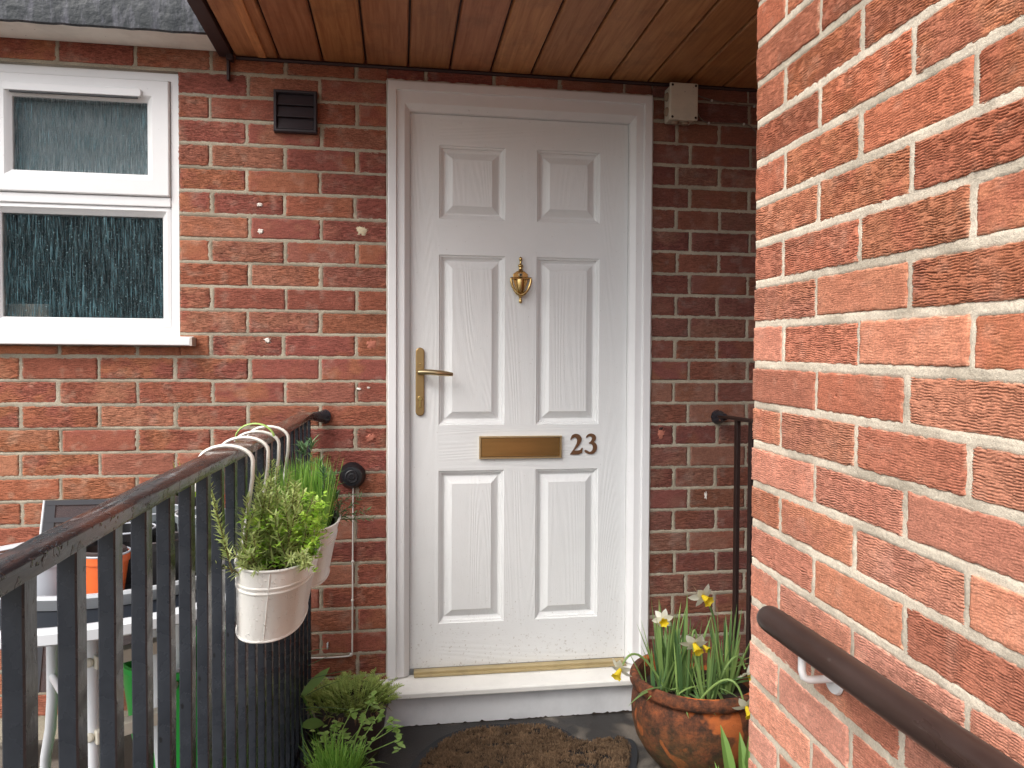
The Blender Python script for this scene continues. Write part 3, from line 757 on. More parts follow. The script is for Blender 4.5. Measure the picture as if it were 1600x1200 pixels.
# doorstep
t = thing('doorstep', 'white painted step with projecting sill below the front door', 'doorstep', (.46, -.05, FZ))
m = MB()
pr = [(.02, -1.064), (-.092, -1.0735), (-.098, -1.0775), (-.098, -1.093), (-.092, -1.0945), (.02, -1.0945)]
XA, XB = -.010, .955
m.add([(XA, y, z) for y, z in pr] + [(XB, y, z) for y, z in pr], [tuple(range(6)), tuple(range(6, 12))[::-1]] + [(i, i + 6, (i + 1) % 6 + 6, (i + 1) % 6) for i in range(6)])
m.build('sill', M_SILL, t, smooth=False, bevel=.002, recalc=True)
m = MB(); m.box(.0, .95, -.072, .02, FZ - .01, -1.0955); m.build('riser', M_STEP, t, smooth=False, bevel=.003)
rs_ = random.Random(2); m = MB(); n = 120; vs = []; fs = []
for i in range(n + 1):
    xx = i * .948 / n; h_ = .002 + max(0, rs_.gauss(0, .0018)) * 1.5
    vs += [(xx, -.0725, FZ + .0005), (xx, -.0745, FZ + .001), (xx, -.0732, FZ + h_)]
for i in range(n): fs += [(i * 3, i * 3 + 3, i * 3 + 4, i * 3 + 1), (i * 3 + 1, i * 3 + 4, i * 3 + 5, i * 3 + 2)]
m.add(vs, fs)
m.build('dirt_line', M_SOIL, t)

# ------------------------------------------------------------------ fittings on the wall
t = thing('vent_cover', 'square dark louvred vent cover on brick wall near the ceiling', 'vent cover', (-.258, 0, .72))
m = MB(); frame_ring(m, -.325, -.191, .717, .850, [(0, .0), (0, -.018), (.003, -.021), (.008, -.021), (.0105, -.017), (.0105, -.004)]); m.build('frame', M_VENT, t, smooth=False)
for i in range(3):
    z0 = .7285 + i * .0375; m = MB()
    vs = [(-.314, -.017, z0), (-.202, -.017, z0), (-.202, -.0075, z0 + .036), (-.314, -.0075, z0 + .036), (-.314, -.003, z0), (-.202, -.003, z0), (-.202, -.003, z0 + .036), (-.314, -.003, z0 + .036)]
    m.add(vs, [(0, 1, 2, 3), (4, 7, 6, 5), (0, 4, 5, 1), (1, 5, 6, 2), (2, 6, 7, 3), (3, 7, 4, 0)]); m.build('louvre', M_VENT, t, smooth=False, bevel=.0008)

t = thing('junction_box', 'grimy cream square junction box beside the top corner of the door', 'junction box', (1.02, -.03, .81))
m = MB(); m.box(.972, 1.064, -.060, -.002, .812, .928); bx = m.build('case', M_JB, t, smooth=False, bevel=.006, seg=3)
m = MB(); m.box(.968, 1.068, -.070, -.0605, .808, .933); m.build('lid', M_JB, t, smooth=False, bevel=.005, seg=3)
for (gx, gz, ax) in ((.972, .895, 0), (.972, .845, 0), (1.0, .812, 1), (1.035, .812, 1)):
    m = MB(); Mr = Matrix.Rotation(R(-90), 3, 'Y') if ax == 0 else Matrix.Rotation(R(180), 3, 'X')
    m.lathe([(.015, -.002), (.015, .003), (.011, .008), (0, .0085)], (gx, -.033, gz), 18, M=Mr); m.build('grommet', M_JBD, t)
for (sx, sz) in ((.977, .924), (1.059, .924), (.977, .817), (1.059, .817)):
    m = MB(); m.lathe([(0, .0006), (.004, .0006), (.0045, 0)], (sx, -.0703, sz), 12, M=MX); m.build('screw', M_HOLE, t)

def cable(name, label, pts, r, mt, clips, group=None, sub_=6):
    P = [Vector(p) for p in pts]; out = []
    for i in range(len(P) - 1):
        p0, p1, p2, p3 = P[max(i - 1, 0)], P[i], P[i + 1], P[min(i + 2, len(P) - 1)]
        for s_ in range(sub_):
            u = s_ / sub_
            out.append(.5 * ((2 * p1) + (-p0 + p2) * u + (2 * p0 - 5 * p1 + 4 * p2 - p3) * u * u + (-p0 + 3 * p1 - 3 * p2 + p3) * u ** 3))
    out.append(P[-1])
    t = thing(name, label, 'cable', P[0], group)
    m = MB(); m.tube(out, r, 8); m.build('cable', mt, t)
    for c in clips:
        m = MB(); m.lathe([(0, .006), (r * 1.6, .004), (r * 2, 0)], c, 10, M=MX); m.build('cable_clip', M_CABLE, t)
cable('wall_cable', 'upper thin cable running right from the junction box under the ceiling', [(1.068, -.02, .918), (1.09, -.006, .917), (1.143, -.006, .904), (1.22, -.006, .896), (1.31, -.006, .892), (1.6, -.006, .89)], .0022, M_CABLED, [(1.143, -.006, .902), (1.300, -.006, .890)])
cable('wall_cable', 'lower thin cable looping right from the junction box along the brick', [(1.068, -.02, .875), (1.09, -.006, .858), (1.107, -.006, .835), (1.133, -.006, .825), (1.2, -.006, .826), (1.263, -.006, .828), (1.294, -.006, .816), (1.313, -.006, .79), (1.32, -.006, .70)], .0022, M_CABLED, [(1.133, -.006, .824), (1.262, -.006, .827)])
cable('bell_cable', 'white cable running down the brick from the round black bell push', [(-.079, -.012, -.415), (-.079, -.006, -.43), (-.080, -.006, -.60), (-.081, -.006, -.82), (-.082, -.006, -.962), (-.084, -.006, -.974), (-.092, -.006, -.979), (-.15, -.006, -.981), (-.225, -.006, -.979)], .0026, M_CABLE, [(-.080, -.006, -.667), (-.081, -.006, -.795), (-.087, -.006, -.975)], sub_=8)
t = thing('bell_push', 'round black bell push on brick just left of the door', 'bell push', (-.082, 0, -.384))
m = MB(); m.lathe([(.043, 0), (.043, .006), (.040, .010), (.036, .026), (.031, .033), (.026, .034), (.0, .034)], (-.082, -.001, -.384), 40, M=MX); m.build('body', M_BELL, t)
m = MB(); m.lathe([(.022, .031), (.022, .0345), (.019, .0365), (.0175, .0345), (.012, .0345), (.0115, .0355), (.008, .0365), (.0075, .0345), (0, .0345)], (-.082, -.001, -.384), 32, M=MX); m.build('button', M_DARK, t)
for sx in (-.118, -.046):
    m = MB(); m.lathe([(0, .0125), (.003, .012), (.004, .010)], (sx, -.001, -.384), 10, M=MX); m.build('screw', M_TRAY, t)

def splat(name, label, x, z, w_, h_, mt, sd, y=-.0005, hole=False):
    rs_ = random.Random(sd); m = MB(); n = 22; vs = [(x, y - .002, z)]
    for ring, sc in enumerate((.55, 1)):
        for k in range(n):
            a_ = 2 * math.pi * k / n; rr = sc * (1 + rs_.uniform(-.42, .35))
            vs.append((x + w_ / 2 * rr * math.cos(a_), y - (.0016 + rs_.uniform(0, .001) if ring == 0 else -.003), z + h_ / 2 * rr * math.sin(a_)))
    fs = [(0, 1 + k, 1 + (k + 1) % n) for k in range(n)] + [(1 + k, 1 + n + k, 1 + n + (k + 1) % n, 1 + (k + 1) % n) for k in range(n)]
    m.add(vs, fs); o = m.build(name, mt, bw); o['label'] = label; return o
bw.matrix_world = Matrix.Identity(4)
splat('filler_patch', 'cream blob of filler', -.052, .414, .045, .036, M_FILLY, 1)
splat('filler_patch', 'small white filler dab', -.369, .403, .022, .018, M_FILL, 2)
splat('filler_patch', 'tiny white filler dab', -.370, .487, .020, .012, M_FILL, 3)
splat('filler_patch', 'white filler smear', -.348, .055, .022, .020, M_FILL, 4)
splat('filler_patch', 'white paint fleck', -.060, -.101, .020, .010, M_FILL, 5)
splat('filler_patch', 'white paint fleck', -.030, -.097, .014, .008, M_FILL, 6)
splat('broken_face', 'spalled patch of brick', -.020, .045, .040, .034, M_SCAR, 7)
splat('broken_face', 'chipped hole in brick', .972, -.255, .034, .05, M_SCAR, 8)
splat('broken_face', 'dark hole in brick', .972, -.240, .018, .014, M_HOLE, 9, y=-.003)
splat('broken_face', 'chip above cable', -.022, -.262, .035, .03, M_SCAR, 10)
splat('filler_patch', 'grey smear', 1.139, -.478, .012, .03, M_FILL, 11)
splat('filler_patch', 'grey drip', -.162, -.945, .008, .03, M_TRAY, 12)

# ------------------------------------------------------------------ left railing
RX = -.2165
t = thing('metal_railing', 'black painted flat-bar railing with worn handrail left of door', 'railing', (RX, -1.2, FZ))
def rail_z(y): return -.1735 + .004 * math.sin(y * 3)
m = MB(); vs = []; fs = []; ys = [-3.2 + i * (3.2 - .105) / 120 for i in range(121)]
sec = [(-.0225, -.012), (-.0235, -.008), (-.0235, .002), (-.021, .0045), (-.010, .0058), (0, .0062), (.010, .0058), (.021, .0045), (.0235, .002), (.0235, -.008), (.0225, -.012)]
for y in ys:
    nr = max(0, min(1, (-1.15 - y) / .75))
    for (dx, dz) in sec: vs.append((RX + (dx * (1 - .28 * nr) if dx < 0 else dx) + random.uniform(-.0004, .0004), y, rail_z(y) + dz - (.007 * nr if dx < 0 else 0) + random.uniform(-.0004, .0004)))
n = len(sec)
for i in range(len(ys) - 1):
    for j in range(n): fs.append((i * n + j, i * n + (j + 1) % n, (i + 1) * n + (j + 1) % n, (i + 1) * n + j))
fs.append(tuple(range(n))); fs.append(tuple((len(ys) - 1) * n + j for j in range(n))[::-1])
m.add(vs, fs); m.build('handrail', M_RAIL, t, recalc=True)
m = MB(); m.tube([(RX + .004, -.112, -.181), (RX + .012, -.06, -.186), (RX + .035, -.022, -.190), (RX + .048, -.002, -.191)], [.010, .013, .018, .024], 12); m.build('wall_bracket', M_BLACK, t)
m = MB(); m.box(RX - .007, RX + .007, -3.2, -.02, -1.135, -1.110); m.build('bottom_rail', M_BLACK, t, smooth=False, bevel=.0015)
b0 = None; k = 0; yb = -.053
while yb > -3.0:
    if b0 is None:
        m = MB(); N = 26; vs = []; fs = []
        for i in range(N):
            z = -1.19 + i * (1.19 - .182) / (N - 1); jx, jy = random.uniform(-.0003, .0003), random.uniform(-.0003, .0003)
            w2, d2 = .0083, .011
            for (a_, b_) in ((-w2 + .0015, -d2), (w2 - .0015, -d2), (w2, -d2 + .0015), (w2, d2 - .0015), (w2 - .0015, d2), (-w2 + .0015, d2), (-w2, d2 - .0015), (-w2, -d2 + .0015)): vs.append((RX + a_ + jx, yb + b_ + jy, z))
        for i in range(N - 1):
            for j in range(8): fs.append((i * 8 + j, i * 8 + (j + 1) % 8, (i + 1) * 8 + (j + 1) % 8, (i + 1) * 8 + j))
        m.add(vs, fs); b0 = m.build('baluster', M_BLACK, t)
    else:
        c = b0.copy(); COL.objects.link(c); c.parent = t; c.location = (random.uniform(-.001, .001), -k * .0905 + random.uniform(-.002, .002), 0); c.rotation_euler = (0, 0, random.uniform(-.04, .04) * 0)
    k += 1; yb -= .0905

# right railing
t = thing('metal_railing', 'thin dark brown railing behind the brick wall end, right of door', 'railing', (1.18, -.6, FZ))
m = MB(); m.box(1.163, 1.197, -1.6, -.02, -.200, -.191); m.build('handrail', M_BROWNMETAL, t, smooth=False, bevel=.003)
m = MB(); m.tube([(1.18, -.06, -.197), (1.18, -.002, -.200)], [.012, .026], 12); m.build('wall_bracket', M_BLACK, t)
b1 = None
for k in range(14):
    if b1 is None: m = MB(); m.box(1.1735, 1.1865, -.168, -.146, -1.19, -.199); b1 = m.build('baluster', M_BROWNMETAL, t, smooth=False, bevel=.0015)
    else: c = b1.copy(); COL.objects.link(c); c.parent = t; c.location = (0, -k * .1, 0)
m = MB(); m.box(1.174, 1.186, -1.6, -.02, -1.135, -1.11); m.build('bottom_rail', M_BROWNMETAL, t, smooth=False, bevel=.0015)

# handrail on the right wall
HX = .672; HZ = -.4375
t = thing('handrail', 'thick brown tubular handrail on a white bracket along the near brick wall', 'handrail', (HX, -1.5, HZ))
m = MB(); r_ = .0222
pts = [(HX, -1.332, HZ), (HX, -1.3335, HZ), (HX, -1.338, HZ), (HX, -1.346, HZ), (HX, -1.37, HZ)] + [(HX - .0005 * i, -1.41 - i * .1, HZ) for i in range(1, 18)]
m.tube(pts, [.012, .0155, .0195, .0215, r_] + [r_] * 17, 28); m.build('tube', M_TUBE, t)
for yb_ in (-1.445, -2.5):
    m = MB(); m.lathe([(0, .003), (.004, .002), (.005, 0)], (HX + .050, yb_ - .012, HZ - .0605), 8, M=Matrix.Rotation(R(-90), 3, 'Y')); m.tube([(HX + .0, yb_, HZ - .018), (HX, yb_, HZ - .045), (HX + .003, yb_, HZ - .055), (HX + .012, yb_, HZ - .060), (HX + .05, yb_, HZ - .0605)], .0058, 12)
    m.lathe([(0, .004), (.022, .004), (.024, 0)], (HX + .0535, yb_, HZ - .0605), 20, M=Matrix.Rotation(R(-90), 3, 'Y'))
    m.build('bracket', M_UPVC, t)

# ------------------------------------------------------------------ planting helpers
def needle_stem(mb, base, tip, n, L, w_, mi=0, stem_mi=1, bend=.02, dens=1):
    base = Vector(base); tip = Vector(tip); ctrl = (base + tip) / 2 + Vector((random.uniform(-bend, bend), random.uniform(-bend, bend), 0))
    pts = [base * (1 - u) ** 2 + ctrl * 2 * u * (1 - u) + tip * u * u for u in [i / 8 for i in range(9)]]
    mb.tube(pts, [.0016 - .001 * i / 8 for i in range(9)], 5, stem_mi)
    tone = random.uniform(0, .5)
    for i in range(n):
        u = .12 + .88 * (i + random.random()) / n
        p = base * (1 - u) ** 2 + ctrl * 2 * u * (1 - u) + tip * u * u
        ax = (tip - base).normalized(); a_ = i * 2.4 + random.uniform(-.8, .8)
        s_ = ax.orthogonal().normalized(); s_ = Matrix.Rotation(a_, 3, ax) @ s_
        dd = (s_ * random.uniform(.7, 1.1) + ax * random.uniform(.35, .9)).normalized()
        l_ = L * random.uniform(.7, 1.15) * (1 - .35 * u)
        mb.blade(p, dd, ax, l_, w_, random.uniform(-.003, .004), 3, min(1, tone + random.uniform(0, .5)), .15, mi)
def spray(mb, c, n, L0, L1, w_, lean, bend, mi=0, cr=.02, nseg=6):
    for i in range(n):
        a_ = random.uniform(0, 6.283); rr = cr * math.sqrt(random.random())
        b_ = Vector(c) + Vector((rr * math.cos(a_), rr * math.sin(a_), 0))
        le = random.uniform(.1, 1) * lean; d_ = Vector((math.cos(a_) * le, math.sin(a_) * le, 1))
        L = random.uniform(L0, L1)
        mb.blade(b_, d_, Vector((math.cos(a_ + 1.57), math.sin(a_ + 1.57), .01)).cross(d_), L, w_ * random.uniform(.7, 1.15), bend * random.uniform(0, 1) * L, nseg, None, .25, mi)
def leaf_oval(mb, base, d_, up, L, w_, mi=0, cup=.15):
    base = Vector(base); d_ = Vector(d_).normalized(); s_ = d_.cross(Vector(up)).normalized(); nn = s_.cross(d_)
    vs = []; fs = []; n = 5
    for i in range(n + 1):
        u = i / n; ww = w_ * math.sin(math.pi * min(1, .08 + u * .92)) ** .7 / 2
        if i == n: ww = w_ * .02
        p = base + d_ * L * u - nn * L * .18 * u * u
        vs += [p - s_ * ww + nn * ww * cup, p, p + s_ * ww + nn * ww * cup]
    for i in range(n):
        o = i * 3; fs += [(o, o + 1, o + 4, o + 3), (o + 1, o + 2, o + 5, o + 4)]
    mb.add(vs, fs, mi)
def frond(mb, base, d_, L, w_, n=9, mi=0):
    base = Vector(base); d_ = Vector(d_).normalized(); side = d_.cross(Vector((0, 0, 1)))
    side = side.normalized() if side.length > .01 else Vector((1, 0, 0)); tone = random.random() * .7
    for i in range(n):
        u = (i + .5) / n; p = base + d_ * L * u - Vector((0, 0, L * .35 * u * u))
        for s_ in (-1, 1):
            l_ = w_ * math.sin(math.pi * (.15 + .8 * u)) * random.uniform(.7, 1.2)
            mb.blade(p, side * s_ + d_ * .7 + Vector((0, 0, random.uniform(-.1, .5))), (0, 0, 1), l_, .0028, .001, 2, min(1, tone + random.random() * .3), .1, mi)
    mb.tube([base, base + d_ * L * .5 - Vector((0, 0, L * .09)), base + d_ * L - Vector((0, 0, L * .35))], .0007, 4, mi, rnd=tone)

# ------------------------------------------------------------------ hanging planters
def stadium(cx, cy, hx_, hy_, z, n=56):
    o = []
    for k in range(n):
        a_ = 2 * math.pi * k / n; c, s_ = math.cos(a_), math.sin(a_); e = 2 / 2.35
        o.append((cx + hx_ * math.copysign(abs(c) ** e, c), cy + hy_ * math.copysign(abs(s_) ** e, s_), z))
    return o
def planter(label, yc, hyl, group, cx0=-.1375):
    cx = cx0; ht = -.354; hb = -.470
    t = thing('hanging_planter', label, 'planter', (cx, yc, hb), group)
    m = MB(); rows = []
    levels = [(0, 0), (.02, 0), (.66, 0), (.675, .0016), (.69, .0016), (.705, 0), (.73, 0), (.745, .0016), (.76, .0016), (.775, 0), (1, 0)]
    n = 56
    rows.append([(cx - .011, yc, hb)] * 0 or stadium(cx - .011, yc, .001, .001, hb + .003, n))
    for (u, bu) in levels:
        z = hb + (ht - hb) * u; w_ = .054 + (.066 - .054) * u + bu; l_ = hyl - .010 * (1 - u) + bu; c_ = cx - .011 * (1 - u)
        rows.append(stadium(c_, yc, w_, l_, z, n))
    rows.append(stadium(cx, yc, .063, hyl - .003, ht, n)); rows.append(stadium(cx - .004, yc, .058, hyl - .008, ht - .045, n))
    vs = [v for r_ in rows for v in r_]; fs = []
    for i in range(len(rows) - 1):
        for k in range(n): fs.append((i * n + k, i * n + (k + 1) % n, (i + 1) * n + (k + 1) % n, (i + 1) * n + k))
    m.add(vs, fs); m.build('bucket', M_BUCKET, t)
    m = MB(); rp = stadium(cx, yc, .0665, hyl + .0005, ht + .0005, 72); m.tube(rp + rp[:1], .0024, 8, cap=False)
    rp = stadium(cx - .011, yc, .0545, hyl - .0095, hb + .001, 72); m.tube(rp + rp[:1], .0018, 8, cap=False)
    m.build('rolled_rim', M_BUCKET, t)
    m = MB(); m.tube([(cx + .006, yc - hyl - .0002, ht - .002), (cx - .006, yc - hyl + .0098, hb + .004)], .0011, 6); m.build('seam', M_BUCKET, t)
    m = MB(); so_ = stadium(cx - .002, yc, .060, hyl - .006, ht - .018, n); vs = [(cx, yc, ht - .012)] + so_; m.add(vs, [(0, 1 + k, 1 + (k + 1) % n) for k in range(n)]); m.build('soil', M_SOIL, t)
    for hy in (yc - hyl * .45, yc + hyl * .62):
        m = MB(); pts = [(-.262, hy, -.235), (-.258, hy, -.19)]
        for k in range(13): a_ = math.pi - math.pi * k / 12; pts.append((-.214 + .043 * math.cos(a_), hy, -.186 + .026 * math.sin(a_)))
        pts += [(-.172, hy, -.215), (-.178, hy, -.26), (-.186, hy, -.32), (-.190, hy, -.350), (-.187, hy, -.358), (-.180, hy, -.357)]
        m.tube(pts, .0048, 10, flat=.7); m.build('hook', M_HOOK, t)
    return t
random.seed(21)
t1 = planter('front cream metal planter hanging on railing, full of rosemary and parsley', -1.125, .137, 'cream planters hanging on the railing')
t2 = planter('rear cream metal planter hanging on railing, with tall chives', -.862, .120, 'cream planters hanging on the railing', -.122)
RZ = -.37
m = MB()
for i in range(34):
    bx_, by_ = random.uniform(-.185, -.095), random.uniform(-1.235, -1.12)
    h_ = random.uniform(.07, .135) if random.random() < .7 else random.uniform(.13, .155)
    needle_stem(m, (bx_, by_, RZ), (bx_ + random.uniform(-.03, .03), by_ + random.uniform(-.03, .03), RZ + h_), int(h_ * 430), .027, .0036)
for (dx, dy, dz) in ((-.02, .06, .175), (-.01, .05, .165), (.01, .07, .15), (.055, .03, .11), (.04, .0, .095)):
    needle_stem(m, (-.135, -1.16, RZ), (-.135 + dx, -1.16 + dy, RZ + dz), int(dz * 520), .020, .0024, bend=.01)
needle_stem(m, (-.195, -1.235, RZ + .01), (-.222, -1.272, RZ + .165), 100, .019, .0032, bend=.004)
needle_stem(m, (-.18, -1.23, RZ), (-.235, -1.245, RZ + .03), 22, .022, .0026)
for i in range(10):      # sprigs spilling over the front rim
    bx_ = random.uniform(-.18, -.085); needle_stem(m, (bx_, -1.22, RZ + .01), (bx_ + random.uniform(-.02, .02), -1.255 - random.random() * .01, RZ + random.uniform(.02, .05)), 26, .019, .0024)
m.build('rosemary', [M_ROSE, M_STEMB], t1)
m = MB()
for i in range(520):
    p = Vector((random.uniform(-.175, -.066), random.uniform(-1.24, -.99), RZ + random.uniform(.01, .10)))
    for k in range(4): leaf_oval(m, p + Vector((random.uniform(-.006, .006), random.uniform(-.006, .006), random.uniform(-.003, .003))), (random.uniform(-1, 1), random.uniform(-1, 1), random.uniform(-.2, .7)), (0, 0, 1), random.uniform(.007, .012), random.uniform(.004, .008))
for i in range(60):
    b_ = Vector((random.uniform(-.17, -.08), random.uniform(-1.14, -1.01), RZ - .005)); m.tube([b_, b_ + Vector((random.uniform(-.02, .02), random.uniform(-.02, .02), random.uniform(.03, .09)))], .0009, 4)
m.build('parsley', M_PARS, t1)
m = MB()
for i in range(16):
    spray(m, (random.uniform(-.165, -.07), random.uniform(-.96, -.77), RZ), 34, .08, .165, .0034, .28, .10, cr=.02)
m.build('chives', M_CHIV, t2)
m = MB()
for (bx_, by_, h_) in ((-.15, -.80, .17), (-.13, -.76, .175), (-.16, -.72, .16), (-.11, -.85, .12), (-.08, -.78, .09), (-.075, -.80, .09), (-.065, -.84, .07), (-.10, -.76, .10), (-.13, -.77, .13)):
    tp = Vector((bx_ + random.uniform(-.01, .03), by_ + random.uniform(-.02, .02), RZ + h_)); needle_stem(m, (bx_, by_ , RZ), tp, 26, .03, .0034)
    for k in range(16): a_ = random.uniform(0, 6.28); m.blade(tp - Vector((0, 0, random.uniform(0, .02))), (math.cos(a_), math.sin(a_), random.uniform(.3, 1.5)), (0, 0, 1), random.uniform(.02, .032), .0034, .003, 3, None, .2)
for (ex_, ey_, ez_) in ((-.015, -.74, RZ + .045), (.005, -.75, RZ + .015), (.015, -.78, RZ + .0), (-.03, -.80, RZ + .06)):
    needle_stem(m, (-.09, -.79, RZ), (ex_, ey_, ez_), 22, .02, .0034)
m.build('blue_green_foliage', [M_PINK, M_STEMB], t2)
m = MB(); pts = []
for k in range(15): a_ = math.pi * 1.15 - math.pi * 1.1 * k / 14; pts.append((-.214 + .038 * math.cos(a_), -.93 - .012 * k / 14, -.172 + .030 * math.sin(a_)))
m.tube(pts, .0038, 8, flat=.45); tag(m.build('plastic_tie', M_TIE, None, loc=(-.214, -.93, -.16)), 'pale green plastic tie looped over the handrail between planter hooks', 'tie')

# ------------------------------------------------------------------ potted plants on the floor
def round_pot(t, c, r0, r1, h_, mt, thick=.004, rim=.006, seg=40):
    m = MB(); m.lathe([(0, .0), (r0, 0), (r0 + .002, .004), (r1 - .004, h_ - .03), (r1, h_ - .028), (r1 + rim * .3, h_ - .002), (r1, h_), (r1 - thick, h_), (r1 - thick - .004, h_ - .035), (r1 - .02, h_ - .05)], c, seg); m.build('pot', mt, t)
    m = MB(); k = r1 - thick - .003; m.lathe([(0, h_ - .018), (k * .5, h_ - .02), (k, h_ - .026)], c, 24); m.build('soil', M_SOIL, t)
random.seed(5)
C1 = (-.072, -.215, FZ)
t = thing('potted_plant', 'feathery green plant in dark grey pot at the left end of the doorstep', 'potted plant', C1)
round_pot(t, C1, .085, .112, .175, M_PBROWN)
m = MB()
for i in range(430):
    a_ = random.uniform(0, 6.283); rr = .112 * math.sqrt(random.random()); b_ = (C1[0] + rr * math.cos(a_), C1[1] + rr * math.sin(a_), FZ + .16)
    le = random.uniform(.2, 1.2) * (.4 + rr * 9); frond(m, b_, (math.cos(a_) * le, math.sin(a_) * le, random.uniform(.9, 1.5)), random.uniform(.04, .085), .013, 8)
m.build('foliage', M_FERN, t)
m = MB()
for i in range(60):
    a_ = random.uniform(0, 6.283); b_ = (C1[0] + .09 * math.cos(a_), C1[1] + .09 * math.sin(a_), FZ + .165); m.blade(b_, (math.cos(a_), math.sin(a_), .2), (0, 0, 1), random.uniform(.03, .05), .004, .03, 4)
m.build('withered_leaves', M_DRY, t)
C3 = (-.155, -.20, FZ)
t = thing('potted_plant', 'broad-leaved bulb plant squeezed between railing and feathery plant', 'potted plant', C3)
round_pot(t, (C3[0] + .0, C3[1] - .05, FZ), .035, .045, .08, M_PBLACK)
m = MB()
leaf_oval(m, (-.205, -.30, FZ + .222), (.62, .35, .55), (0, -.8, .5), .105, .026)
leaf_oval(m, (-.200, -.33, FZ + .150), (1, -.1, .15), (0, -.5, 1), .060, .038)
m.tube([(-.155, -.25, FZ + .06), (-.180, -.275, FZ + .15), (-.205, -.30, FZ + .224)], .003, 6)
m.build('leaf', M_TULIP, t)
m = MB()
for (p, d_, L, bn) in (((-.19, -.30, -.93), (1, .1, .22), .14, .01), ((-.19, -.35, -.955), (1, .2, .5), .12, .02), ((-.19, -.30, -1.03), (1, .1, -.15), .15, .05), ((-.19, -.34, -1.06), (.8, .1, -.75), .12, .01), ((-.19, -.42, -1.06), (.5, .1, -1), .15, .01), ((-.19, -.5, -1.02), (.45, .2, -.5), .09, .01), ((-.17, -.45, FZ + .02), (-.1, .05, 1), .22, .01), ((-.19, -.27, -.90), (1, .0, .5), .10, .01), ((-.19, -.27, -.86), (1, -.1, .3), .07, .01), ((-.2, -.35, -.99), (1, 0, .1), .16, .035)):
    m.blade(p, d_, (0, .3, 1), L, .0055, bn, 6, None, .3)
m.build('long_leaves', M_PINK, t)
C2 = (-.085, -.60, FZ)
t = thing('potted_plant', 'bright chives with long mint stems in dark pot at lower left', 'potted plant', C2)
round_pot(t, (C2[0], C2[1], FZ), .065, .088, .16, M_PBROWN)
m = MB()
for i in range(14):
    a_ = random.uniform(0, 6.28); rr = random.uniform(0, .05); spray(m, (C2[0] + rr * math.cos(a_), C2[1] + rr * math.sin(a_), FZ + .135), 24, .06, .135, .0036, .7, .4, cr=.015)
m.build('chives', M_CHIV, t)
m = MB()
for (tx, ty, tz) in ((.075, -.50, .20), (.085, -.48, .165), (.045, -.47, .205), (-.03, -.45, .21), (-.07, -.48, .19), (.0, -.47, .19), (-.10, -.5, .17), (.02, -.44, .235), (.09, -.50, .14), (-.05, -.46, .16), (.01, -.43, .17), (-.12, -.55, .12)):
    tp = Vector((tx - .02, ty - .02, FZ + tz + .045)); b_ = Vector((C2[0] + random.uniform(-.04, .04), C2[1] + .03, FZ + .13)); md = (tp + b_) / 2 + Vector((random.uniform(-.01, .01), 0, .01))
    m.tube([b_, md, tp], .0012, 5)
    for k in range(9):
        a_ = random.uniform(0, 6.28); leaf_oval(m, tp + Vector((0, 0, -random.uniform(0, .03))), (math.cos(a_), math.sin(a_) - .3, random.uniform(-.1, .6)), (0, 0, 1), random.uniform(.014, .024), random.uniform(.010, .016))
for i in range(60):
    p = Vector((random.uniform(-.16, .0), random.uniform(-.56, -.46), FZ + random.uniform(.14, .215))); a_ = random.uniform(0, 6.28); leaf_oval(m, p, (math.cos(a_), math.sin(a_), random.uniform(0, .6)), (0, 0, 1), random.uniform(.012, .02), random.uniform(.009, .014))
m.build('mint', M_MINT, t)
m = MB()
for i in range(14): m.blade((C2[0] + .04, C2[1] - .0, FZ + .14), (random.uniform(.4, 1.2), random.uniform(-.6, .3), random.uniform(.5, 1)), (0, 0, 1), random.uniform(.09, .15), .003, random.uniform(.05, .11), 7)
m.build('arching_stems', M_CHIV, t)

# terracotta pot with daffodils
PC = (.941, -.405, FZ)
t = thing('daffodil_pot', 'round weathered terracotta pot of white and yellow daffodils right of doorstep', 'potted plant', PC)
m = MB(); pf = [(0, 0), (.110, 0), (.118, .004), (.150, .040), (.176, .085), (.187, .130), (.190, .165), (.188, .195), (.181, .216), (.176, .223), (.180, .226), (.190, .231), (.195, .240), (.195, .252), (.190, .262), (.180, .266), (.170, .262), (.163, .248), (.160, .21), (.15, .18)]
m.lathe(pf, PC, 96); m.build('pot', M_TERRA, t)
m = MB(); m.lathe([(0, .220), (.08, .222), (.164, .212)], PC, 32); m.build('soil', M_SOIL, t)
random.seed(3)
m = MB(); sz = FZ + .217
for (cx, cy, n, l0, l1, lean) in ((.845, -.40, 24, .17, .30, .34), (.885, -.44, 20, .14, .30, .42), (.935, -.50, 14, .12, .25, .38), (1.02, -.44, 18, .14, .27, .45), (1.05, -.38, 14, .18, .30, .40), (.86, -.34, 10, .14, .24, .5), (.80, -.44, 8, .10, .19, .6)):
    spray(m, (cx, cy, sz), n, l0, l1, .0108, lean, .20, cr=.022, nseg=8)
for i in range(22):      # flopped leaves
    a_ = random.uniform(-3.1, .6); m.blade((.93 + random.uniform(-.09, .09), -.42, sz), (math.cos(a_), math.sin(a_), random.uniform(.25, .8)), (0, 0, 1), random.uniform(.14, .24), .009, random.uniform(.03, .10), 8)
m.build('leaves', M_DAFF, t)
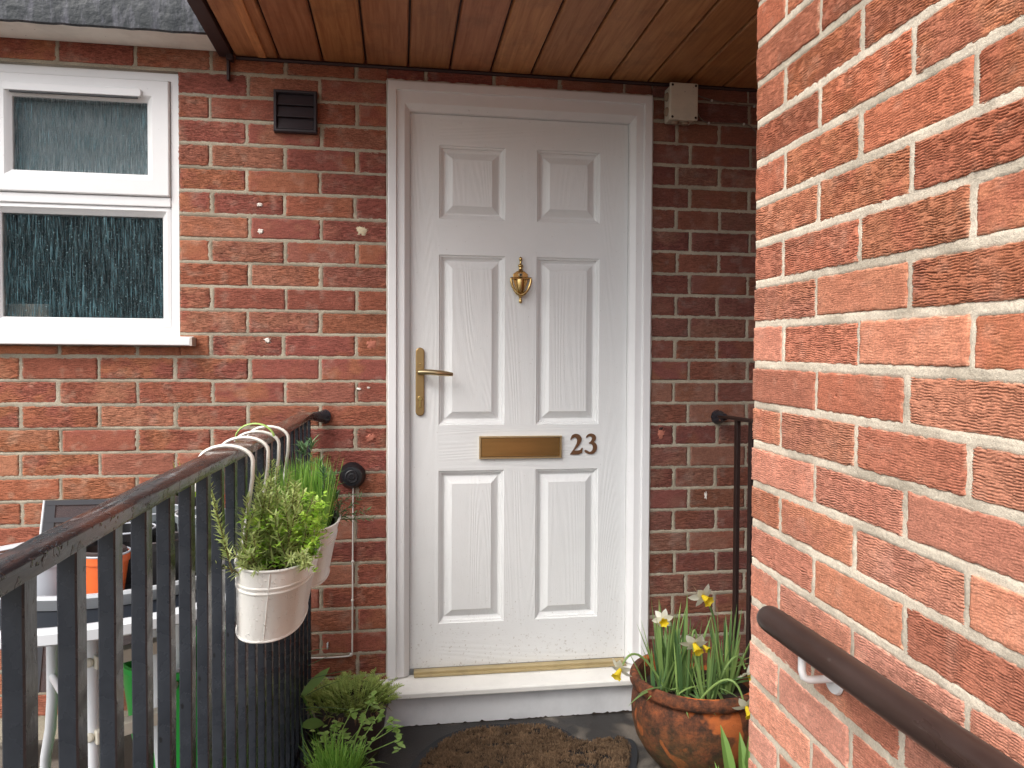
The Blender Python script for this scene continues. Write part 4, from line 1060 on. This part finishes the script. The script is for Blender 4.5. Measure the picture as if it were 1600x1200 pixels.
def flower(base, head, face, ctrl, s_=1.0, bud=False, up=.0):
    s_ *= 1.2
    """one narcissus: stem from the soil, six petals and a frilled trumpet looking along `face`"""
    base, head, ctrl, face = map(Vector, (base, head, ctrl, face)); face.normalize()
    neck = head - face * .014 * s_
    m = MB(); pts = [base * (1 - u) ** 2 + ctrl * 2 * u * (1 - u) + neck * u * u for u in [i / 12 for i in range(13)]]
    m.tube(pts + [neck + face * .004], [.0032] * 11 + [.0026, .0026, .004], 8)
    fl = m.build('flower', M_DAFF, t)
    qt = face.to_track_quat('Z', 'Y').to_matrix()
    m = MB()
    for k in range(6):
        a_ = 2 * math.pi * k / 6 + .3; dv = qt @ Vector((math.cos(a_), math.sin(a_), random.uniform(-.25, .35) - (.5 if bud else 0)))
        leaf_oval(m, head - face * .004, dv, face, (.027 if k % 2 else .025) * s_, .0155 * s_, cup=.2)
    o = m.build('petals', M_PETAL, t); o.parent = fl
    m = MB(); n = 24; vs = []; prof = [(.003, -.002), (.005, .004), (.0062, .010), (.0078, .015), (.0105, .018)]
    for i, (r_, z) in enumerate(prof):
        for k in range(n):
            a_ = 2 * math.pi * k / n; rr = r_ * (1 + (.16 * math.cos(6 * a_ + .5) + random.uniform(-.05, .05)) * (i / 4) ** 2)
            vs.append(head + qt @ Vector((rr * math.cos(a_) * s_, rr * math.sin(a_) * s_, z * s_)))
    fs = [(i * n + k, i * n + (k + 1) % n, (i + 1) * n + (k + 1) % n, (i + 1) * n + k) for i in range(4) for k in range(n)]
    fs.append(tuple(range(n))); m.add(vs, fs); o = m.build('trumpet', M_TRUMP, t); o.parent = fl
    m = MB(); m.blade(neck - face * .006, -face + Vector((0, 0, .5)), (1, 0, .2), .022, .006, .004, 4); o = m.build('papery_sheath', M_DRY, t); o.parent = fl
flower((.97, -.45, sz), (.925, -.485, -.677), (.30, -.85, -.30), (1.01, -.46, -.74), 1.25)
flower((.92, -.50, sz), (.885, -.525, -.797), (.05, -.85, -.6), (.90, -.50, -.70), 1.25)
flower((.85, -.38, sz), (.822, -.445, -.752), (-.2, -.9, -.1), (.84, -.36, -.76), 1.0)
flower((.95, -.45, sz), (.940, -.46, -.829), (.5, -.7, -.5), (.93, -.44, -.76), .8, True)
flower((.84, -.46, sz), (.678, -.50, -.868), (-.55, -.5, -.55), (.74, -.46, -.78), 1.15)
flower((.93, -.52, sz), (1.058, -.50, -.900), (.4, -.3, -.7), (1.02, -.5, -.78), 1.15)
flower((.88, -.53, sz), (.990, -.628, -.935), (.1, -.75, -.6), (.96, -.60, -.80), 1.15)
m = MB(); leaf_oval(m, (.93, -.53, sz + .008), (1, .15, .1), (0, 0, 1), .042, .018); m.build('fallen_leaf', M_DRY, t)
m = MB(); leaf_oval(m, (.87, -.53, sz + .010), (.6, -.7, .2), (0, 0, 1), .03, .015); m.build('fallen_leaf', M_DRY, t)

C4 = (.905, -.76, FZ)
t = thing('potted_plant', 'small tulip clump with broad green leaves in front of the terracotta pot', 'potted plant', C4)
round_pot(t, C4, .05, .07, .10, M_PBLACK)
m = MB()
for (dx, dy, L, a, b) in ((-.01, 0, .19, -.12, 0), (.01, -.01, .17, .10, -.1), (.02, .01, .16, .05, .1), (.035, 0, .15, .25, 0), (-.0, -.02, .13, -.02, -.2), (.05, .0, .17, .30, .1), (.06, .02, .16, .1, .1)):
    leaf_oval(m, (C4[0] + dx, C4[1] + dy, FZ + .08), (a, b, 1), (0, -1, .1), L, .030, cup=.5)
m.build('broad_leaves', M_TULIP, t)
m = MB(); spray(m, (C4[0] - .03, C4[1], FZ + .08), 30, .05, .12, .006, .8, .4, cr=.03); m.build('narrow_leaves', M_CHIV, t)

# ------------------------------------------------------------------ doormat
ol = [(.080, -.46), (.100, -.342), (.130, -.262), (.203, -.165), (.31, -.118), (.435, -.116), (.5375, -.132), (.5985, -.187), (.617, -.239), (.661, -.266), (.72, -.252), (.785, -.262), (.795, -.30), (.775, -.37), (.745, -.44), (.73, -.62), (.60, -.72), (.40, -.76), (.2, -.72), (.09, -.60)]
t = thing('doormat', 'brown coir doormat with scalloped dark rubber edge in front of step', 'doormat', (.43, -.42, FZ))
def inset(p, k):
    c = Vector((.43, -.44)); return [tuple(c + (Vector(q_) - c) * (1 - k / max(.05, (Vector(q_) - c).length))) for q_ in p]
ol2 = chaikin(chaikin(ol))
def slabxy(mb, pg, z0, z1, mi=0):
    n = len(pg); mb.add([(x, y, z0) for x, y in pg] + [(x, y, z1) for x, y in pg], [tuple(range(n))[::-1], tuple(range(n, 2 * n))] + [(i, (i + 1) % n, (i + 1) % n + n, i + n) for i in range(n)], mi)
m = MB(); slabxy(m, ol2, FZ + .001, FZ + .010); m.build('rubber_base', M_RUBBER, t, smooth=False, recalc=True)
m = MB(); inn = inset(ol2, .030); slabxy(m, inn, FZ + .008, FZ + .014); m.build('coir_base', M_COIRB, t, smooth=False, recalc=True)
P2 = np.array(inn)
def inside(x, y):
    r_ = np.zeros(len(x), bool); n = len(P2); j = n - 1
    for i in range(n):
        xi, yi = P2[i]; xj, yj = P2[j]
        c = ((yi > y) != (yj > y)) & (x < (xj - xi) * (y - yi) / (yj - yi + 1e-12) + xi); r_ ^= c; j = i
    return r_
N = 90000
px = rng.uniform(.06, .82, N); py = rng.uniform(-.50, -.10, N)
ok = inside(px, py)
dk = fbm(px / .045, py / .014, 3, 2); ok &= ~((dk > .60) & (rng.rand(N) < .93))
cx_ = np.round(px / .075 + .5 * (np.round(py / .034) % 2)) - .5 * (np.round(py / .034) % 2); arc = np.abs(np.hypot(px - cx_ * .075, (py - np.round(py / .034) * .034) * 1.6 + .01) - .024) < .0032; ok &= ~(arc & (vn(px / .02, py / .02, 77) > .25))
curl = np.abs(np.hypot(px - .66, py + .34) - .055) < .006; ok &= ~(curl & (px < .69))
px, py = px[ok], py[ok]; n = len(px)
a_ = rng.uniform(0, 6.28, n) * .5 + fbm(px / .04, py / .04, 9, 2) * 9; L = rng.uniform(.007, .016, n); hh = rng.uniform(.003, .013, n); wd = .0009
b0_ = np.stack([px, py, np.full(n, FZ + .0135)], -1); dxy = np.stack([np.cos(a_), np.sin(a_), np.zeros(n)], -1); sd_ = np.stack([-np.sin(a_), np.cos(a_), np.zeros(n)], -1) * wd
mid = b0_ + dxy * (L * .5)[:, None] + np.array([0, 0, 1]) * hh[:, None]; tip = b0_ + dxy * L[:, None] + np.array([0, 0, 1]) * (hh * .5)[:, None]
V = np.stack([b0_ - sd_, b0_ + sd_, mid + sd_, mid - sd_, tip], 1).reshape(-1, 3); i5 = np.arange(n)[:, None] * 5
Q = np.vstack([i5 + np.array([0, 1, 2]), i5 + np.array([0, 2, 3]), i5 + np.array([3, 2, 4])])
rn = np.repeat(np.clip(rng.rand(n) * .6 + .5 * (fbm(px / .03, py / .02, 19, 2)) - .05, 0, 1), 5)
arrays_obj('coir_fibres', V, Q, np.zeros(len(Q)), None, [M_COIR], (.43, -.42, FZ), t, RN=rn, smooth=False)

# ------------------------------------------------------------------ patio things behind the railing
TC = (-.60, -.68); TZ = -.505
t = thing('patio_table', 'round white metal patio table with dark glass top behind railing', 'table', (TC[0], TC[1], FZ))
m = MB(); m.lathe([(.385, -.006), (.42, -.010), (.426, -.006), (.426, .012), (.42, .016), (.395, .015), (.385, .010), (.385, -.006)], (TC[0], TC[1], TZ), 80); m.build('rim', M_TBLW, t)
m = MB(); m.lathe([(0, .012), (.388, .012), (.388, .004), (0, .004)], (TC[0], TC[1], TZ), 64); m.build('table_top', M_GLASSTOP, t)
for (lx, ly, fx, fy) in ((-.535, -.90, -.54, -1.02), (-.44, -.80, -.36, -.92), (-.76, -.55, -.84, -.42), (-.48, -.50, -.38, -.42)):
    m = MB(); m.tube([(lx, ly, TZ - .01), (lx, ly, -.70), (lx, ly, -.83), (lx * .8 + fx * .2, ly * .8 + fy * .2, -.92), (lx * .3 + fx * .7, ly * .3 + fy * .7, -1.02), (fx, fy, FZ + .002)], .0125, 14); m.build('leg', M_TBLW, t)
for z in (-.615, -.765):
    m = MB(); m.box(-.535, -.39, -.925, -.895, z - .013, z + .013, M=Matrix.Translation((-.53, -.90, 0)) @ Matrix.Rotation(R(38), 4, 'Z') @ Matrix.Translation((.53, .90, 0))); m.build('cross_bar', M_CREAMP, t, smooth=False, bevel=.002)
    m = MB(); m.lathe([(.009, 0), (.009, .005), (.006, .008), (0, .0085)], (-.535, -.912, z), 16, M=MX); m.build('bolt', M_CREAMP, t)
m = MB(); m.tube([(-.76, -.55, -.78), (-.535, -.90, -.78)], .009, 10); m.tube([(-.44, -.80, -.80), (-.48, -.50, -.80)], .009, 10); m.build('stretcher', M_TBLW, t)

TRC = (-.56, -.705); TRZ = TZ + .013
t = thing('plant_tray', 'round grey plastic tray holding empty pots on the patio table', 'tray', (TRC[0], TRC[1], TRZ))
m = MB(); m.lathe([(0, .002), (.25, .002), (.262, .008), (.270, .026), (.276, .032), (.284, .032), (.286, .026), (.278, .016), (.266, .0), (0, 0)], (TRC[0], TRC[1], TRZ), 80); m.build('tray', [M_TRAY], t)
m = MB(); m.lathe([(0, .0035), (.248, .0035)], (TRC[0], TRC[1], TRZ), 60); m.build('tray_liner', M_PBLACK, t)
def pot(label, x, y, r0, r1, h_, mt, rimc=None, dz=0, nest=None):
    t = thing('plant_pot', label, 'plant pot', (x, y, TRZ + .004 + dz), 'empty plant pots on the patio table'); c = (x, y, TRZ + .004 + dz)
    m = MB(); m.lathe([(0, 0), (r0, 0), (r1 - .002, h_ - .018), (r1 + .001, h_ - .017), (r1 + .002, h_ - .001), (r1, h_), (r1 - .003, h_), (r0 - .003, .004), (0, .004)], c, 40); m.build('pot', mt, t)
    m = MB(); ring = [(x + (r1 + .001) * math.cos(a_), y + (r1 + .001) * math.sin(a_), c[2] + h_) for a_ in [2 * math.pi * k / 40 for k in range(41)]]; m.tube(ring, .0022, 6, cap=False); m.build('rim', rimc or mt, t)
    if nest:
        m = MB(); m.lathe([(r1 - .006, h_ - .03), (r1 - .005, h_ + .006), (r1 - .008, h_ + .008), (r0, .02), (0, .02)], c, 40); m.build('nested_pot', nest, t)
    return t
pot('pale grey plastic pot, leftmost on the tray', -.625, -.86, .034, .044, .078, M_PGREY)
pot('bright orange pot with a dark pot nested inside, front of the tray', -.515, -.885, .034, .045, .085, M_PORANGE, M_PGREY, nest=M_PBROWN)
pot('shiny black pot beside the orange one on the tray', -.44, -.79, .04, .052, .09, M_PBLACK, M_PBROWN)
pot('grey pot with pale rim in the middle right of the tray', -.375, -.70, .042, .055, .125, M_PDGREY, M_TRAY)
pot('red plastic pot at the right side of the tray', -.345, -.585, .042, .056, .135, M_PRED, M_PORANGE)
pot('pale grey rimmed black pot at the back left of the tray', -.60, -.72, .040, .054, .105, M_PBLACK, M_TRAY)
pot('white rimmed pot behind the orange one', -.51, -.78, .042, .056, .11, M_PBLACK, M_PGREY)
pot('white rimmed grey pot at the back middle of the tray', -.50, -.62, .045, .06, .12, M_PDGREY, M_PGREY)
pot('black pot with white rim at the back right of the tray', -.40, -.63, .042, .056, .115, M_PBLACK, M_TRAY)
t = thing('potted_plant', 'small black pot of yellow-green shoots at the back of the patio table', 'potted plant', (-.43, -.52, TRZ))
round_pot(t, (-.43, -.52, TRZ + .004), .045, .055, .14, M_PBLACK)
m = MB(); spray(m, (-.43, -.52, TRZ + .125), 70, .06, .12, .004, .35, .3, cr=.04); m.build('shoots', leafmat('yellow_shoot', (.30, .48, .02), (.52, .70, .05)), t)

t = thing('folding_chair', 'dark mesh folding chair leaning on the brick wall behind the table', 'chair', (-.74, -.12, FZ))
zt, zb = -.436, -.972
def cy(z): return -.06 - (zt - z) * .22
m = MB(); vs = [(-.985, cy(zt), zt), (-.50, cy(zt), zt), (-.50, cy(zb), zb), (-.995, cy(zb), zb)]
vs += [(x_, y_ + .002, z_) for x_, y_, z_ in vs]
m.add(vs, [(0, 1, 2, 3), (7, 6, 5, 4), (0, 4, 5, 1), (1, 5, 6, 2), (2, 6, 7, 3), (3, 7, 4, 0)]); m.build('mesh_back', M_MESH, t, smooth=False)
m = MB()
for (xa, xb, za, zb_) in ((-.984, -.955, zt, zb), (-.53, -.50, zt, zb)):
    m.add([(xa, cy(za) - .003, za), (xb, cy(za) - .003, za), (xb, cy(zb_) - .003, zb_), (xa - .008, cy(zb_) - .003, zb_)], [(0, 1, 2, 3)])
for z in (zt, zt - .05): m.add([(-.984, cy(z) - .004, z), (-.50, cy(z) - .004, z), (-.50, cy(z - .014) - .004, z - .014), (-.984, cy(z - .014) - .004, z - .014)], [(0, 1, 2, 3)])
m.build('fabric_hem', M_SEAM, t, smooth=False)
m = MB(); m.tube([(-.988, cy(zt), zt), (-.999, cy(zb), zb), (-1.0, cy(-1.05), -1.05), (-.96, -.22, FZ + .03), (-.90, -.28, FZ + .012)], .004, 10); m.tube([(-.495, cy(zt), zt), (-.495, cy(zb), zb), (-.495, cy(-1.05), -1.05), (-.52, -.25, FZ + .012)], .008, 10); m.tube([(-.90, -.28, FZ + .014), (-.52, -.25, FZ + .014)], .008, 10)
m.build('chair_frame', M_TBLW, t)

t = thing('plastic_trug', 'bright green plastic tub standing under the patio table', 'tub', (-.52, -.45, FZ))
m = MB(); m.lathe([(0, .02), (.125, .02), (.13, .03), (.17, .34), (.176, .345), (.176, .36), (.168, .362), (.16, .345), (.125, .05), (0, .045)], (-.47, -.42, FZ + .06), 40); m.build('tub', M_GREEN, t)
m = MB(); m.tube([(-.70, -.56, FZ + .02), (-.40, -.66, FZ + .02)], .007, 10); m.build('base_rod', M_TBLW, t)
